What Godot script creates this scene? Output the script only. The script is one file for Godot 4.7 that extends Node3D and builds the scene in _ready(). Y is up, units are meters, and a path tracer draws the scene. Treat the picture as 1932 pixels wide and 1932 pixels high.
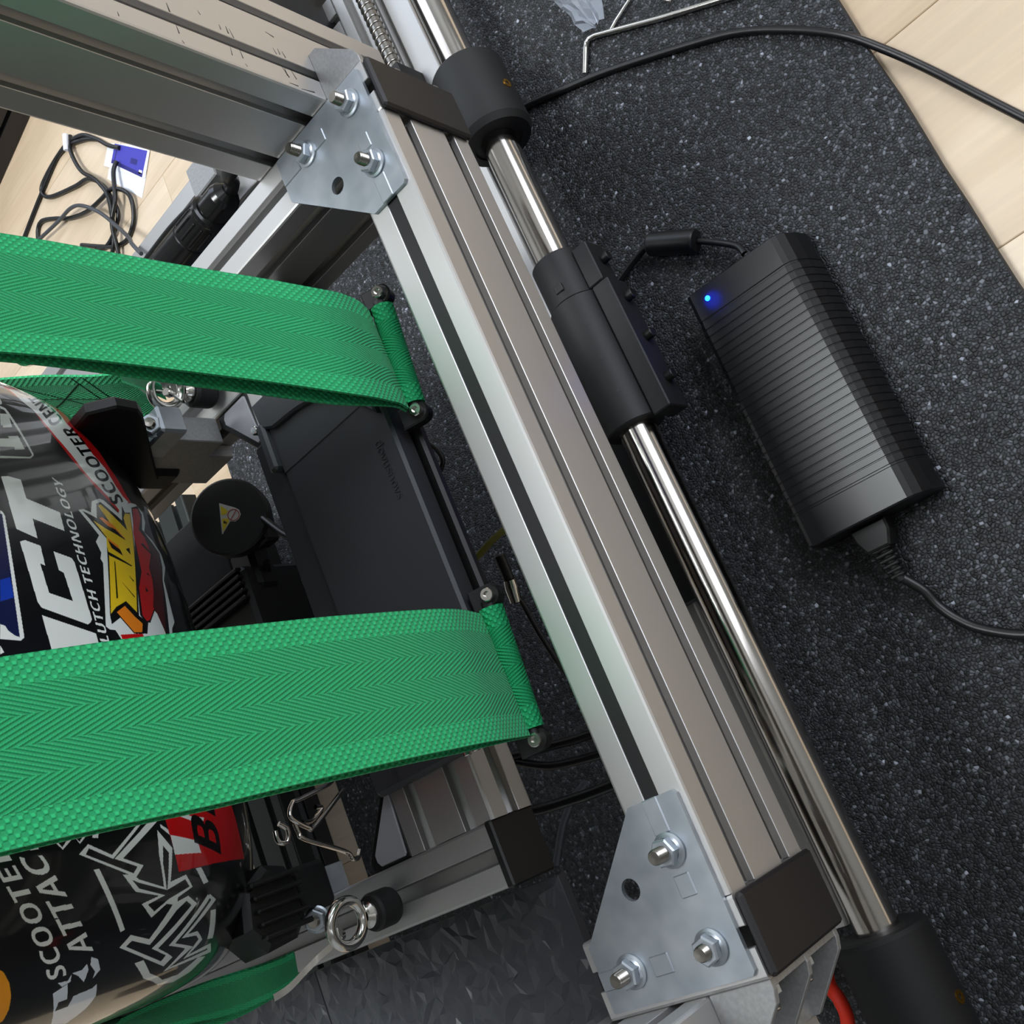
extends Node3D
# A corner of an aluminium profile racing rig seen from above and behind. Millimetre coordinates: x along the rear
# beam, y up, z into the rig; K turns them into metres.
const K := 0.001
const FLOOR_Y := -300.0
const MAT_Y := -290.0
var M := {}
var used := {}
var seat_img: Image
const SEAT_W := 1536
const RED := Color(0.82, 0.05, 0.07)
const WHT := Color(0.95, 0.97, 0.96)
const BLK := Color(0.02, 0.022, 0.024)
const NVY := Color(0.07, 0.1, 0.28)
const BLU := Color(0.08, 0.24, 0.7)
const YEL := Color(0.97, 0.82, 0.14)
const ORG := Color(0.98, 0.55, 0.12)
const CRM := Color(0.78, 0.08, 0.09)
const DRD := Color(0.3, 0.04, 0.05)
const SIL := Color(0.9, 0.93, 0.97)
const AMB := Color(0.95, 0.62, 0.1)


class MB:
	var p := PackedVector3Array()
	var n := PackedVector3Array()
	var t := PackedVector2Array()

	func tri(a: Vector3, b: Vector3, c: Vector3, na: Vector3, nb: Vector3, nc: Vector3, ua := Vector2(), ub := Vector2(), uc := Vector2()) -> void:
		if (b - a).cross(c - a).dot(na + nb + nc) > 0.0:
			p.append_array([a, c, b])
			n.append_array([na, nc, nb])
			t.append_array([ua, uc, ub])
		else:
			p.append_array([a, b, c])
			n.append_array([na, nb, nc])
			t.append_array([ua, ub, uc])

	func quad(a: Vector3, b: Vector3, c: Vector3, d: Vector3, m: Vector3) -> void:
		tri(a, b, c, m, m, m)
		tri(a, c, d, m, m, m)

	func quads(v: Array, m: Array, u: Array) -> void:
		tri(v[0], v[1], v[2], m[0], m[1], m[2], u[0], u[1], u[2])
		tri(v[0], v[2], v[3], m[0], m[2], m[3], u[0], u[2], u[3])

	func made(base: Vector3) -> ArrayMesh:
		var q := PackedVector3Array()
		q.resize(p.size())
		for i in p.size():
			q[i] = (p[i] - base) * 0.001
		var arr := []
		arr.resize(Mesh.ARRAY_MAX)
		arr[Mesh.ARRAY_VERTEX] = q
		arr[Mesh.ARRAY_NORMAL] = n
		arr[Mesh.ARRAY_TEX_UV] = t
		var am := ArrayMesh.new()
		am.add_surface_from_arrays(Mesh.PRIMITIVE_TRIANGLES, arr)
		return am

	func floor_point() -> Vector3:
		var lo := p[0]
		var hi := p[0]
		for v in p:
			lo = lo.min(v)
			hi = hi.max(v)
		return Vector3((lo.x + hi.x) / 2, lo.y, (lo.z + hi.z) / 2)


# ---------- scene tree helpers ----------
func numbered(called: String) -> String:
	if not used.has(called):
		used[called] = 0
		return called
	used[called] += 1
	return "%s_%03d" % [called, used[called]]


func thing(called: String, label: String, category: String, base := Vector3.ZERO, group := "") -> Node3D:
	var o := Node3D.new()
	o.name = numbered(called)
	add_child(o)
	o.position = base * K
	o.set_meta("base", base)
	o.set_meta("label", label)
	o.set_meta("category", category)
	if group:
		o.set_meta("group", group)
	return o


func part(parent: Node3D, called: String, mb: MB, m: Material, label := "") -> MeshInstance3D:
	var o := MeshInstance3D.new()
	o.name = called
	var base: Vector3 = parent.get_meta("base")
	o.mesh = mb.made(base)
	o.material_override = m
	parent.add_child(o, true)
	o.set_meta("base", base)
	if label:
		o.set_meta("label", label)
	return o


func single(called: String, mb: MB, m: Material, label: String, category: String, group := "") -> MeshInstance3D:
	var o := MeshInstance3D.new()
	o.name = numbered(called)
	var base := mb.floor_point()
	o.mesh = mb.made(base)
	o.material_override = m
	add_child(o)
	o.position = base * K
	o.set_meta("base", base)
	o.set_meta("label", label)
	o.set_meta("category", category)
	if group:
		o.set_meta("group", group)
	return o


func struct(called: String, mb: MB, m: Material) -> MeshInstance3D:
	var o := MeshInstance3D.new()
	o.name = called
	o.mesh = mb.made(Vector3.ZERO)
	o.material_override = m
	add_child(o)
	o.set_meta("base", Vector3.ZERO)
	o.set_meta("kind", "structure")
	return o


# ---------- shapes ----------
func v(x: float, y: float, z: float) -> Vector3:
	return Vector3(x, y, z)


func p2(a: Array) -> PackedVector2Array:
	var r := PackedVector2Array()
	for i in range(0, a.size(), 2):
		r.append(Vector2(a[i], a[i + 1]))
	return r


func p3(a: Array) -> PackedVector3Array:
	var r := PackedVector3Array()
	for i in range(0, a.size(), 3):
		r.append(Vector3(a[i], a[i + 1], a[i + 2]))
	return r


func inset(poly: PackedVector2Array, b: float) -> PackedVector2Array:
	var r := PackedVector2Array()
	var c := poly.size()
	for i in c:
		var e1 := (poly[i] - poly[(i + c - 1) % c]).normalized()
		var e2 := (poly[(i + 1) % c] - poly[i]).normalized()
		var n1 := Vector2(e1.y, -e1.x)
		var n2 := Vector2(e2.y, -e2.x)
		r.append(poly[i] - (n1 + n2) / maxf(0.4, 1.0 + n1.dot(n2)) * b)
	return r


func ext(mb: MB, poly: PackedVector2Array, o: Vector3, x: Vector3, y: Vector3, d: Vector3, bev := 0.0, round_sides := false) -> void:
	# a polygon in the plane (o, x, y) pushed along d, its rims chamfered by bev
	if Geometry2D.is_polygon_clockwise(poly):
		poly = poly.duplicate()
		poly.reverse()
	var c := poly.size()
	var dn := d.normalized()
	var small := inset(poly, bev) if bev > 0.0 else poly
	var norms: Array[Vector3] = []
	for i in c:
		var e := (poly[(i + 1) % c] - poly[i]).normalized()
		norms.append((x * e.y - y * e.x).normalized())
	var len_ := d.length()
	for i in c:
		var j := (i + 1) % c
		var m := norms[i]
		var mi := m
		var mj := m
		if round_sides:
			mi = (m + norms[(i + c - 1) % c]).normalized()
			mj = (m + norms[j]).normalized()
		var a := o + x * poly[i].x + y * poly[i].y
		var b := o + x * poly[j].x + y * poly[j].y
		mb.quads([a + dn * bev, b + dn * bev, b + dn * (len_ - bev), a + dn * (len_ - bev)], [mi, mj, mj, mi], [Vector2(0, 0), Vector2(1, 0), Vector2(1, 1), Vector2(0, 1)])
		if bev > 0.0:
			var a2 := o + x * small[i].x + y * small[i].y
			var b2 := o + x * small[j].x + y * small[j].y
			mb.quad(a2, b2, b + dn * bev, a + dn * bev, (m - dn).normalized())
			mb.quad(a2 + d, b2 + d, b + dn * (len_ - bev), a + dn * (len_ - bev), (m + dn).normalized())
	var tr := Geometry2D.triangulate_polygon(small)
	for i in range(0, tr.size(), 3):
		var q: Array[Vector3] = []
		for k in 3:
			q.append(o + x * small[tr[i + k]].x + y * small[tr[i + k]].y)
		mb.tri(q[0], q[1], q[2], -dn, -dn, -dn, small[tr[i]] / 290.0, small[tr[i + 1]] / 290.0, small[tr[i + 2]] / 290.0)
		mb.tri(q[0] + d, q[1] + d, q[2] + d, dn, dn, dn, small[tr[i]] / 290.0, small[tr[i + 1]] / 290.0, small[tr[i + 2]] / 290.0)


func bx(mb: MB, lo: Vector3, hi: Vector3, bev := 0.0, turn := Basis(), about := Vector3.INF) -> void:
	# a box between two corners, edges chamfered; turned about a point
	var s := hi - lo
	var b := minf(bev, minf(s.x, minf(s.y, s.z)) * 0.45)
	var poly := p2([0, 0, s.x, 0, s.x, s.z, 0, s.z])
	if b > 0.0:
		poly = p2([b, 0, s.x - b, 0, s.x, b, s.x, s.z - b, s.x - b, s.z, b, s.z, 0, s.z - b, 0, b])
	var c := (lo + hi) / 2 if about == Vector3.INF else about
	ext(mb, poly, c + turn * (lo - c), turn.x, turn.z, turn.y * s.y, b)


func frame(axis: Vector3) -> Basis:
	# a basis whose y is the axis
	var y := axis.normalized()
	var h := Vector3.RIGHT if absf(y.x) < 0.8 else Vector3.BACK
	var x := (h - y * h.dot(y)).normalized()
	return Basis(x, y, x.cross(y))


func lathe(mb: MB, prof: Array, o: Vector3, axis: Vector3, sides := 24, flat := false, a0 := 0.0, a1 := TAU) -> void:
	var f := frame(axis)
	for i in prof.size() - 1:
		var p: Vector2 = prof[i]
		var q: Vector2 = prof[i + 1]
		if p.distance_to(q) < 1e-6:
			continue
		var m2 := Vector2(q.y - p.y, p.x - q.x).normalized()
		for k in sides:
			var t0 := a0 + (a1 - a0) * k / sides
			var t1 := a0 + (a1 - a0) * (k + 1) / sides
			var d0 := f.x * cos(t0) + f.z * sin(t0)
			var d1 := f.x * cos(t1) + f.z * sin(t1)
			var n0 := d0 * m2.x + f.y * m2.y
			var n1 := d1 * m2.x + f.y * m2.y
			if flat:
				n0 = ((d0 + d1).normalized() * m2.x + f.y * m2.y).normalized()
				n1 = n0
			mb.quads([o + d0 * p.x + f.y * p.y, o + d1 * p.x + f.y * p.y, o + d1 * q.x + f.y * q.y, o + d0 * q.x + f.y * q.y], [n0, n1, n1, n0],
				[Vector2(float(k) / sides, p.y), Vector2(float(k + 1) / sides, p.y), Vector2(float(k + 1) / sides, q.y), Vector2(float(k) / sides, q.y)])


func cyl(mb: MB, a: Vector3, b: Vector3, r: float, sides := 20, bev := 0.0) -> void:
	var h := (b - a).length()
	lathe(mb, [Vector2(0, 0), Vector2(r - bev, 0), Vector2(r, bev), Vector2(r, h - bev), Vector2(r - bev, h), Vector2(0, h)], a, b - a, sides)


func hose(a: PackedVector3Array, k := 5) -> PackedVector3Array:
	# Catmull-Rom through the points
	var r := PackedVector3Array()
	for i in a.size() - 1:
		for s in k:
			r.append(a[i].cubic_interpolate(a[i + 1], a[maxi(i - 1, 0)], a[mini(i + 2, a.size() - 1)], float(s) / k))
	r.append(a[a.size() - 1])
	return r


func tube(mb: MB, a: PackedVector3Array, r: float, sides := 10, closed := false) -> void:
	var c := a.size()
	var xs: Array[Vector3] = []
	var ts: Array[Vector3] = []
	var side := Vector3.ZERO
	for i in c:
		var t := (a[(i + 1) % c] - a[(i + c - 1) % c]).normalized() if closed else (a[mini(i + 1, c - 1)] - a[maxi(i - 1, 0)]).normalized()
		if side == Vector3.ZERO:
			side = frame(t).x
		side = (side - t * side.dot(t)).normalized()
		xs.append(side)
		ts.append(t)
	var run := 0.0
	for i in (c if closed else c - 1):
		var j := (i + 1) % c
		var step := a[i].distance_to(a[j])
		for k in sides:
			var t0 := TAU * k / sides
			var t1 := TAU * (k + 1) / sides
			var yi := ts[i].cross(xs[i])
			var yj := ts[j].cross(xs[j])
			var i0 := xs[i] * cos(t0) + yi * sin(t0)
			var i1 := xs[i] * cos(t1) + yi * sin(t1)
			var j0 := xs[j] * cos(t0) + yj * sin(t0)
			var j1 := xs[j] * cos(t1) + yj * sin(t1)
			mb.quads([a[i] + i0 * r, a[i] + i1 * r, a[j] + j1 * r, a[j] + j0 * r], [i0, i1, j1, j0], [Vector2(t0, run), Vector2(t1, run), Vector2(t1, run + step), Vector2(t0, run + step)])
		run += step
	if not closed:
		for e in [0, c - 1]:
			var y := ts[e].cross(xs[e])
			var m := ts[e] if e else -ts[e]
			for k in sides:
				var t0 := TAU * k / sides
				var t1 := TAU * (k + 1) / sides
				mb.tri(a[e], a[e] + (xs[e] * cos(t0) + y * sin(t0)) * r, a[e] + (xs[e] * cos(t1) + y * sin(t1)) * r, m, m, m)


func band(mb: MB, l: PackedVector3Array, r: PackedVector3Array, th: float, width := 75.0, cross := 8) -> void:
	# a woven band between two edge lines; v runs in band widths
	var c := l.size()
	var up: Array[Vector3] = []
	for i in c:
		var t := (l[mini(i + 1, c - 1)] + r[mini(i + 1, c - 1)] - l[maxi(i - 1, 0)] - r[maxi(i - 1, 0)]).normalized()
		up.append((r[i] - l[i]).normalized().cross(t).normalized())
	var run := 0.0
	for i in c - 1:
		var step := ((l[i] + r[i]) / 2).distance_to((l[i + 1] + r[i + 1]) / 2) / width
		for s in [0.5, -0.5]:
			var h: float = th * s
			var sg: float = signf(s)
			for k in cross:
				var f0 := float(k) / cross
				var f1 := float(k + 1) / cross
				mb.quads([l[i].lerp(r[i], f0) + up[i] * h, l[i].lerp(r[i], f1) + up[i] * h, l[i + 1].lerp(r[i + 1], f1) + up[i + 1] * h, l[i + 1].lerp(r[i + 1], f0) + up[i + 1] * h],
					[up[i] * sg, up[i] * sg, up[i + 1] * sg, up[i + 1] * sg], [Vector2(f0, run), Vector2(f1, run), Vector2(f1, run + step), Vector2(f0, run + step)])
		for e in [0, 1]:
			var ed := r if e else l
			var m: Vector3 = (r[i] - l[i]).normalized() * (1.0 if e else -1.0)
			mb.quads([ed[i] + up[i] * th / 2, ed[i] - up[i] * th / 2, ed[i + 1] - up[i + 1] * th / 2, ed[i + 1] + up[i + 1] * th / 2], [m, m, m, m],
				[Vector2(e, run), Vector2(e, run), Vector2(e, run + step), Vector2(e, run + step)])
		run += step
	for e in [0, c - 1]:
		var t := (l[1] - l[0]).normalized() * -1.0 if e == 0 else (l[c - 1] - l[c - 2]).normalized()
		mb.quad(l[e] + up[e] * th / 2, l[e] - up[e] * th / 2, r[e] - up[e] * th / 2, r[e] + up[e] * th / 2, t)


func profile(w: float, h: float, sw: Array, sh: Array, half := 5.0) -> PackedVector2Array:
	# outline of an extrusion w by h with T-slots at sw on both w sides and at sh on both h sides
	var r := PackedVector2Array()
	var q := 1.8
	var slot := [-half - 0.35, 0.0, -half, 0.35, -half, 4.5, -half - 5.0, 4.5, -half - 5.0, 6.5, -half + 1.0, 12.0, half - 1.0, 12.0, half + 5.0, 6.5, half + 5.0, 4.5, half, 4.5, half, 0.35, half + 0.35, 0.0]
	for side in 4:
		var at: Array = sw if side % 2 == 0 else sh
		var along := w if side % 2 == 0 else h
		var o := Vector2()
		var dx := Vector2()
		match side:
			0: o = Vector2(0, 0); dx = Vector2(1, 0)
			1: o = Vector2(w, 0); dx = Vector2(0, 1)
			2: o = Vector2(w, h); dx = Vector2(-1, 0)
			3: o = Vector2(0, h); dx = Vector2(0, -1)
		var dy := Vector2(-dx.y, dx.x)
		r.append(o + dx * q)
		var list := at.duplicate()
		if side > 1:
			list = []
			for s in at:
				list.push_front(along - s)
		list.sort()
		for s in list:
			for i in range(0, slot.size(), 2):
				r.append(o + dx * (s + slot[i]) + dy * slot[i + 1])
		r.append(o + dx * (along - q))
		r.append(o + dx * (along - q * 0.3) + dy * q * 0.3)
	return r


func text_mesh(mb: MB, s: String, o: Vector3, x: Vector3, y: Vector3, size: float, depth: float, bold := false) -> void:
	# raised lettering whose baseline starts at o
	for tri in letters(s, bold):
		var q: Array[Vector3] = []
		for k in 3:
			q.append(o + x * tri[k].x * size + y * tri[k].y * size)
		var m := x.cross(y).normalized()
		mb.tri(q[0] + m * depth, q[1] + m * depth, q[2] + m * depth, m, m, m)
		for k in 3:
			var e := (q[(k + 1) % 3] - q[k]).cross(m).normalized()
			mb.quad(q[k], q[(k + 1) % 3], q[(k + 1) % 3] + m * depth, q[k] + m * depth, e)


func letters(s: String, bold := true) -> Array:
	# triangles of a line of lettering, capitals one unit high, starting at the origin
	var f := SystemFont.new()
	f.font_names = ["Droid Sans"]
	f.font_weight = 700 if bold else 400
	var tm := TextMesh.new()
	tm.text = s
	tm.font = f
	tm.font_size = 64
	tm.pixel_size = 0.01
	tm.depth = 0.0
	tm.horizontal_alignment = HORIZONTAL_ALIGNMENT_LEFT
	var arr := tm.get_mesh_arrays()
	var vs: PackedVector3Array = arr[Mesh.ARRAY_VERTEX]
	var ix: PackedInt32Array = arr[Mesh.ARRAY_INDEX] if arr[Mesh.ARRAY_INDEX] != null else PackedInt32Array(range(vs.size()))
	var lo := Vector2(1e9, 1e9)
	var hi := Vector2(-1e9, -1e9)
	for q in vs:
		lo = lo.min(Vector2(q.x, q.y))
		hi = hi.max(Vector2(q.x, q.y))
	var r := []
	for i in range(0, ix.size(), 3):
		var tr := []
		for k in 3:
			var q := vs[ix[i + k]]
			tr.append((Vector2(q.x, q.y) - lo) / (hi.y - lo.y))
		r.append(tr)
	return r


# ---------- computed pictures ----------
func fill_tri(im: Image, a: Vector2, b: Vector2, c: Vector2, col: Color) -> void:
	var lo := a.min(b).min(c)
	var hi := a.max(b).max(c)
	var area := (b - a).cross(c - a)
	if absf(area) < 0.01:
		return
	for y in range(maxi(0, int(lo.y)), mini(im.get_height() - 1, int(hi.y) + 1) + 1):
		for x in range(maxi(0, int(lo.x)), mini(im.get_width() - 1, int(hi.x) + 1) + 1):
			var p := Vector2(x + 0.5, y + 0.5)
			var s := signf(area)
			if (b - a).cross(p - a) * s >= -0.01 and (c - b).cross(p - b) * s >= -0.01 and (a - c).cross(p - c) * s >= -0.01:
				im.set_pixel(x, y, col)


func pg(col: Color, a: Array) -> void:
	# a sticker shape on the seat shell
	var poly := p2(a)
	var tr := Geometry2D.triangulate_polygon(poly)
	for i in range(0, tr.size(), 3):
		fill_tri(seat_img, poly[tr[i]], poly[tr[i + 1]], poly[tr[i + 2]], col)


func tx(col: Color, s: String, p0: Vector2, p1: Vector2, top: Vector2) -> void:
	# a line of lettering on the seat shell from p0 to p1, capitals reaching up to top
	var tris := letters(s)
	var wide := 0.0
	for tri in tris:
		for q in tri:
			wide = maxf(wide, q.x)
	for tri in tris:
		var w := []
		for q in tri:
			w.append(p0 + (p1 - p0) * q.x / wide + (top - p0) * q.y)
		fill_tri(seat_img, w[0], w[1], w[2], col)


func weave() -> Array:
	# harness webbing: basket-woven borders, four herringbone strips between; [colour, height]
	var w := 512
	var h := 512
	var col := Image.create(w, h, false, Image.FORMAT_RGB8)
	var hgt := Image.create(w, h, false, Image.FORMAT_RGB8)
	for y in h:
		for x in w:
			var mx := x / 512.0 * 75.0
			var my := y / 512.0 * 75.0
			var t := 0.0
			if mx < 13.0 or mx > 62.0:
				t = 0.5 + 0.5 * sin(TAU * (mx - 6.5) / 4.2) * sin(TAU * my / 4.41176)
				t = 0.2 + 0.75 * smoothstep(0.3, 0.85, t)
			else:
				var zone := int((mx - 13.0) / 12.26)
				var sg := 1.0 if zone % 2 == 0 else -1.0
				t = 0.5 + 0.5 * sin(TAU * (mx / 2.05 + sg * my / 4.6875))
				t *= 0.8 + 0.2 * sin(TAU * my / 1.171875)
			var g := 0.55 + 0.4 * t
			col.set_pixel(x, y, Color(0.03 + 0.1 * t, 0.3 + 0.48 * g, 0.17 + 0.31 * g))
			hgt.set_pixel(x, y, Color(t, t, t))
	return [ImageTexture.create_from_image(col), ImageTexture.create_from_image(hgt)]


func crumbs(px: int, cells: int, seed_: int) -> Array:
	# bonded rubber granules: one grey per cell, a few pale flecks; [colour, height]
	var rng := RandomNumberGenerator.new()
	rng.seed = seed_
	var at := PackedVector2Array()
	var tone := PackedFloat32Array()
	for i in cells * cells:
		at.append(Vector2(rng.randf(), rng.randf()))
		var k := rng.randf()
		tone.append(0.07 + 0.17 * rng.randf() + (0.24 * rng.randf() if k > 0.7 else 0.0) + (0.25 if k > 0.992 else 0.0))
	var col := Image.create(px, px, false, Image.FORMAT_RGB8)
	var hgt := Image.create(px, px, false, Image.FORMAT_RGB8)
	for y in px:
		for x in px:
			var f := Vector2(x, y) / px * cells
			var ci := int(f.x)
			var cj := int(f.y)
			var d1 := 9.0
			var d2 := 9.0
			var who := 0
			for j in range(cj - 1, cj + 2):
				for i in range(ci - 1, ci + 2):
					var id := posmod(j, cells) * cells + posmod(i, cells)
					var d := f.distance_squared_to(Vector2(i, j) + at[id])
					if d < d1:
						d2 = d1
						d1 = d
						who = id
					elif d < d2:
						d2 = d
			var edge := clampf((sqrt(d2) - sqrt(d1)) * 3.0, 0.0, 1.0)
			var g := tone[who] * (0.55 + 0.45 * edge)
			col.set_pixel(x, y, Color(g, g * 1.03, g * 1.1))
			var hh := edge * (0.5 + 0.5 * fmod(tone[who] * 37.0, 1.0))
			hgt.set_pixel(x, y, Color(hh, hh, hh))
	return [ImageTexture.create_from_image(col), ImageTexture.create_from_image(hgt)]


func noise_tex(freq: float, c0: Color, c1: Color, size := 512, seed_ := 3, kind := FastNoiseLite.TYPE_SIMPLEX_SMOOTH, sx := 1.0) -> ImageTexture:
	var fn := FastNoiseLite.new()
	fn.seed = seed_
	fn.noise_type = kind
	fn.frequency = freq
	fn.fractal_octaves = 3
	var src := fn.get_seamless_image(size, size)
	var im := Image.create(size, size, false, Image.FORMAT_RGB8)
	for y in size:
		for x in size:
			im.set_pixel(x, y, c0.lerp(c1, src.get_pixel(x, int(y * sx) % size).r))
	return ImageTexture.create_from_image(im)


func wood_tex(seed_: int, base: Color) -> ImageTexture:
	# long pale grain along v
	var fn := FastNoiseLite.new()
	fn.seed = seed_
	fn.noise_type = FastNoiseLite.TYPE_SIMPLEX_SMOOTH
	fn.frequency = 1.0
	var im := Image.create(256, 1024, false, Image.FORMAT_RGB8)
	for y in 1024:
		for x in 256:
			var warp := fn.get_noise_2d(x * 0.008, y * 0.0022) * 1.6
			var rings := 0.5 + 0.5 * sin(x * 0.05 + warp * 9.0)
			var fine := fn.get_noise_2d(x * 0.23 + 40.0, y * 0.006)
			var blot := fn.get_noise_2d(x * 0.012 + 90.0, y * 0.004 + 30.0)
			var k := 1.0 + 0.035 * (rings - 0.5) + 0.035 * fine + 0.05 * blot
			im.set_pixel(x, y, Color(base.r * k, base.g * k * (0.995 + 0.01 * rings), base.b * k * (0.985 + 0.02 * rings)))
	return ImageTexture.create_from_image(im)


func mat(called: String, c: Color, rough := 0.5, metal := 0.0) -> StandardMaterial3D:
	var m := StandardMaterial3D.new()
	m.resource_name = called
	m.albedo_color = c
	m.roughness = rough
	m.metallic = metal
	M[called] = m
	return m


func world_map(m: StandardMaterial3D, per_metre: float) -> void:
	m.uv1_triplanar = true
	m.uv1_world_triplanar = true
	m.uv1_scale = Vector3.ONE * per_metre


func materials() -> void:
	var m := mat("anodised", Color(0.76, 0.755, 0.75), 0.46, 0.84)
	m = mat("zinc", Color(0.74, 0.765, 0.79), 0.42, 0.88)
	m.albedo_texture = noise_tex(0.01, Color(0.86, 0.87, 0.88), Color(1, 1, 1), 256, 9)
	world_map(m, 12.0)
	m = mat("cast", Color(0.66, 0.66, 0.66), 0.5, 0.7)
	m.albedo_texture = noise_tex(0.08, Color(0.9, 0.9, 0.9), Color(1, 1, 1), 256, 17)
	world_map(m, 14.0)
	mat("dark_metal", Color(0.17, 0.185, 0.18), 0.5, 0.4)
	mat("bright_steel", Color(0.83, 0.82, 0.8), 0.16, 1.0)
	mat("chrome", Color(0.8, 0.78, 0.76), 0.14, 1.0)
	mat("screw_steel", Color(0.6, 0.585, 0.56), 0.28, 1.0)
	mat("black_plastic", Color(0.055, 0.053, 0.055), 0.48)
	mat("cap_black", Color(0.075, 0.068, 0.075), 0.5)
	mat("slot_cover", Color(0.09, 0.085, 0.09), 0.4)
	m = mat("brick_plastic", Color(0.045, 0.046, 0.054), 0.34)
	m = mat("rubber", Color(0.06, 0.064, 0.068), 0.65)
	m.albedo_texture = noise_tex(0.2, Color(0.75, 0.75, 0.75), Color(1, 1, 1), 256, 23)
	world_map(m, 20.0)
	mat("cable_black", Color(0.07, 0.07, 0.075), 0.38)
	mat("cable_grey", Color(0.25, 0.26, 0.28), 0.45)
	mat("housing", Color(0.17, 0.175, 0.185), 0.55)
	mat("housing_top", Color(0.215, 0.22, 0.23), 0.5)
	mat("clamp_black", Color(0.075, 0.075, 0.08), 0.6)
	mat("brass", Color(0.85, 0.62, 0.2), 0.25, 1.0)
	mat("orange", Color(0.85, 0.16, 0.03), 0.6)
	mat("grey_cover", Color(0.62, 0.62, 0.64), 0.5, 0.15)
	mat("gloss_black", Color(0.05, 0.05, 0.055), 0.22)
	mat("olive", Color(0.36, 0.36, 0.1), 0.5)
	mat("white_paint", Color(0.66, 0.67, 0.67), 0.85)
	mat("grey_paint", Color(0.7, 0.72, 0.73), 0.85)
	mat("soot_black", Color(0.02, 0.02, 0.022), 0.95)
	mat("paper", Color(0.9, 0.91, 0.95), 0.7)
	mat("print_blue", Color(0.24, 0.23, 0.66), 0.6)
	mat("print_navy", Color(0.13, 0.12, 0.45), 0.6)
	mat("stitch", Color(0.03, 0.2, 0.11), 0.9)
	mat("tag_white", Color(0.72, 0.72, 0.7), 0.5)
	mat("tag_yellow", Color(0.8, 0.72, 0.12), 0.5)
	mat("tag_red", Color(0.62, 0.2, 0.2), 0.5)
	mat("tag_black", Color(0.03, 0.03, 0.03), 0.5)
	mat("scuff", Color(0.2, 0.19, 0.19), 0.6, 0.3)
	m = mat("facet_black", Color(0.21, 0.215, 0.235), 0.3)
	var w := weave()
	m = mat("webbing", Color(1, 1, 1), 0.75)
	m.albedo_texture = w[0]
	m.heightmap_enabled = true
	m.heightmap_texture = w[1]
	m.heightmap_scale = 0.09
	m.rim_enabled = true
	m.rim = 0.25
	m.rim_tint = 0.8
	m = mat("webbing_roll", Color(1, 1, 1), 0.75)
	m.albedo_texture = w[0]
	m.heightmap_enabled = true
	m.heightmap_texture = w[1]
	m.heightmap_scale = 0.09
	var c := crumbs(1024, 112, 77)
	m = mat("crumb_rubber", Color(1, 1, 1), 0.62)
	m.albedo_texture = c[0]
	m.heightmap_enabled = true
	m.heightmap_texture = c[1]
	m.heightmap_scale = 0.11
	for k in 3:
		m = mat("oak_%d" % k, Color(1, 1, 1), 0.42)
		m.albedo_texture = wood_tex(30 + k, [Color(0.82, 0.74, 0.64), Color(0.84, 0.765, 0.67), Color(0.8, 0.71, 0.6)][k])
	m = mat("glass", Color(0.95, 0.97, 1.0, 0.06), 0.02)
	m.transparency = BaseMaterial3D.TRANSPARENCY_ALPHA
	m = mat("clear_bag", Color(0.9, 0.94, 1.0, 0.28), 0.3)
	m.transparency = BaseMaterial3D.TRANSPARENCY_ALPHA
	m = mat("lamp_glow", Color(1, 1, 1), 0.6)
	m.emission_enabled = true
	m.emission = Color(0.97, 0.99, 1.0)
	m.emission_energy_multiplier = 1.6
	m = mat("led", Color(0.1, 0.3, 1.0), 0.3)
	m.emission_enabled = true
	m.emission = Color(0.03, 0.25, 1.0)
	m.emission_energy_multiplier = 14.0
	m = mat("seat_shell", Color(1, 1, 1), 0.3)
	m.clearcoat_enabled = true
	m.clearcoat = 1.0
	m.clearcoat_roughness = 0.05


func _ready() -> void:
	# ---------- camera, sky, exposure ----------
	var cam := Camera3D.new()
	cam.name = "camera"
	add_child(cam)
	cam.transform = Transform3D(Basis(Vector3(0.37680906, -0.63309451, -0.6761703), Vector3(-0.87906029, -0.01428716, -0.47649647), Vector3(0.29200674, 0.77394264, -0.56191178)).orthonormalized(), Vector3(0.42709, 0.43719, -0.28810))
	cam.fov = 52.7854
	cam.near = 0.02
	cam.current = true
	var env := Environment.new()
	env.background_mode = Environment.BG_SKY
	env.sky = Sky.new()
	var sm := ProceduralSkyMaterial.new()
	sm.sky_top_color = Color(0.62, 0.72, 0.86)
	sm.sky_horizon_color = Color(0.85, 0.88, 0.92)
	sm.ground_bottom_color = Color(0.35, 0.36, 0.34)
	sm.ground_horizon_color = Color(0.75, 0.77, 0.78)
	sm.energy_multiplier = 1.2
	env.sky.sky_material = sm
	env.tonemap_mode = Environment.TONE_MAPPER_LINEAR
	env.tonemap_exposure = 2.2
	env.sdfgi_enabled = true
	env.ssao_enabled = true
	env.ssil_enabled = true
	var we := WorldEnvironment.new()
	we.name = "surroundings"
	we.environment = env
	add_child(we)
	# daylight entering through the two windows
	daylight("daylight", Vector3(-1.93, 1.15, 0.95), Vector3(1, -0.0, 0.0), Vector2(1.7, 1.5), 0.5)
	daylight("daylight_2", Vector3(-0.75, 1.2, -1.63), Vector3(0, -0.0, 1), Vector2(1.7, 1.5), 1.95)
	materials()
	room()
	ceiling_lamp()
	build_frame()
	build_base()
	build_inner_frame()
	build_belts()
	build_seat()
	build_floor_things()
	build_under_things()


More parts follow.
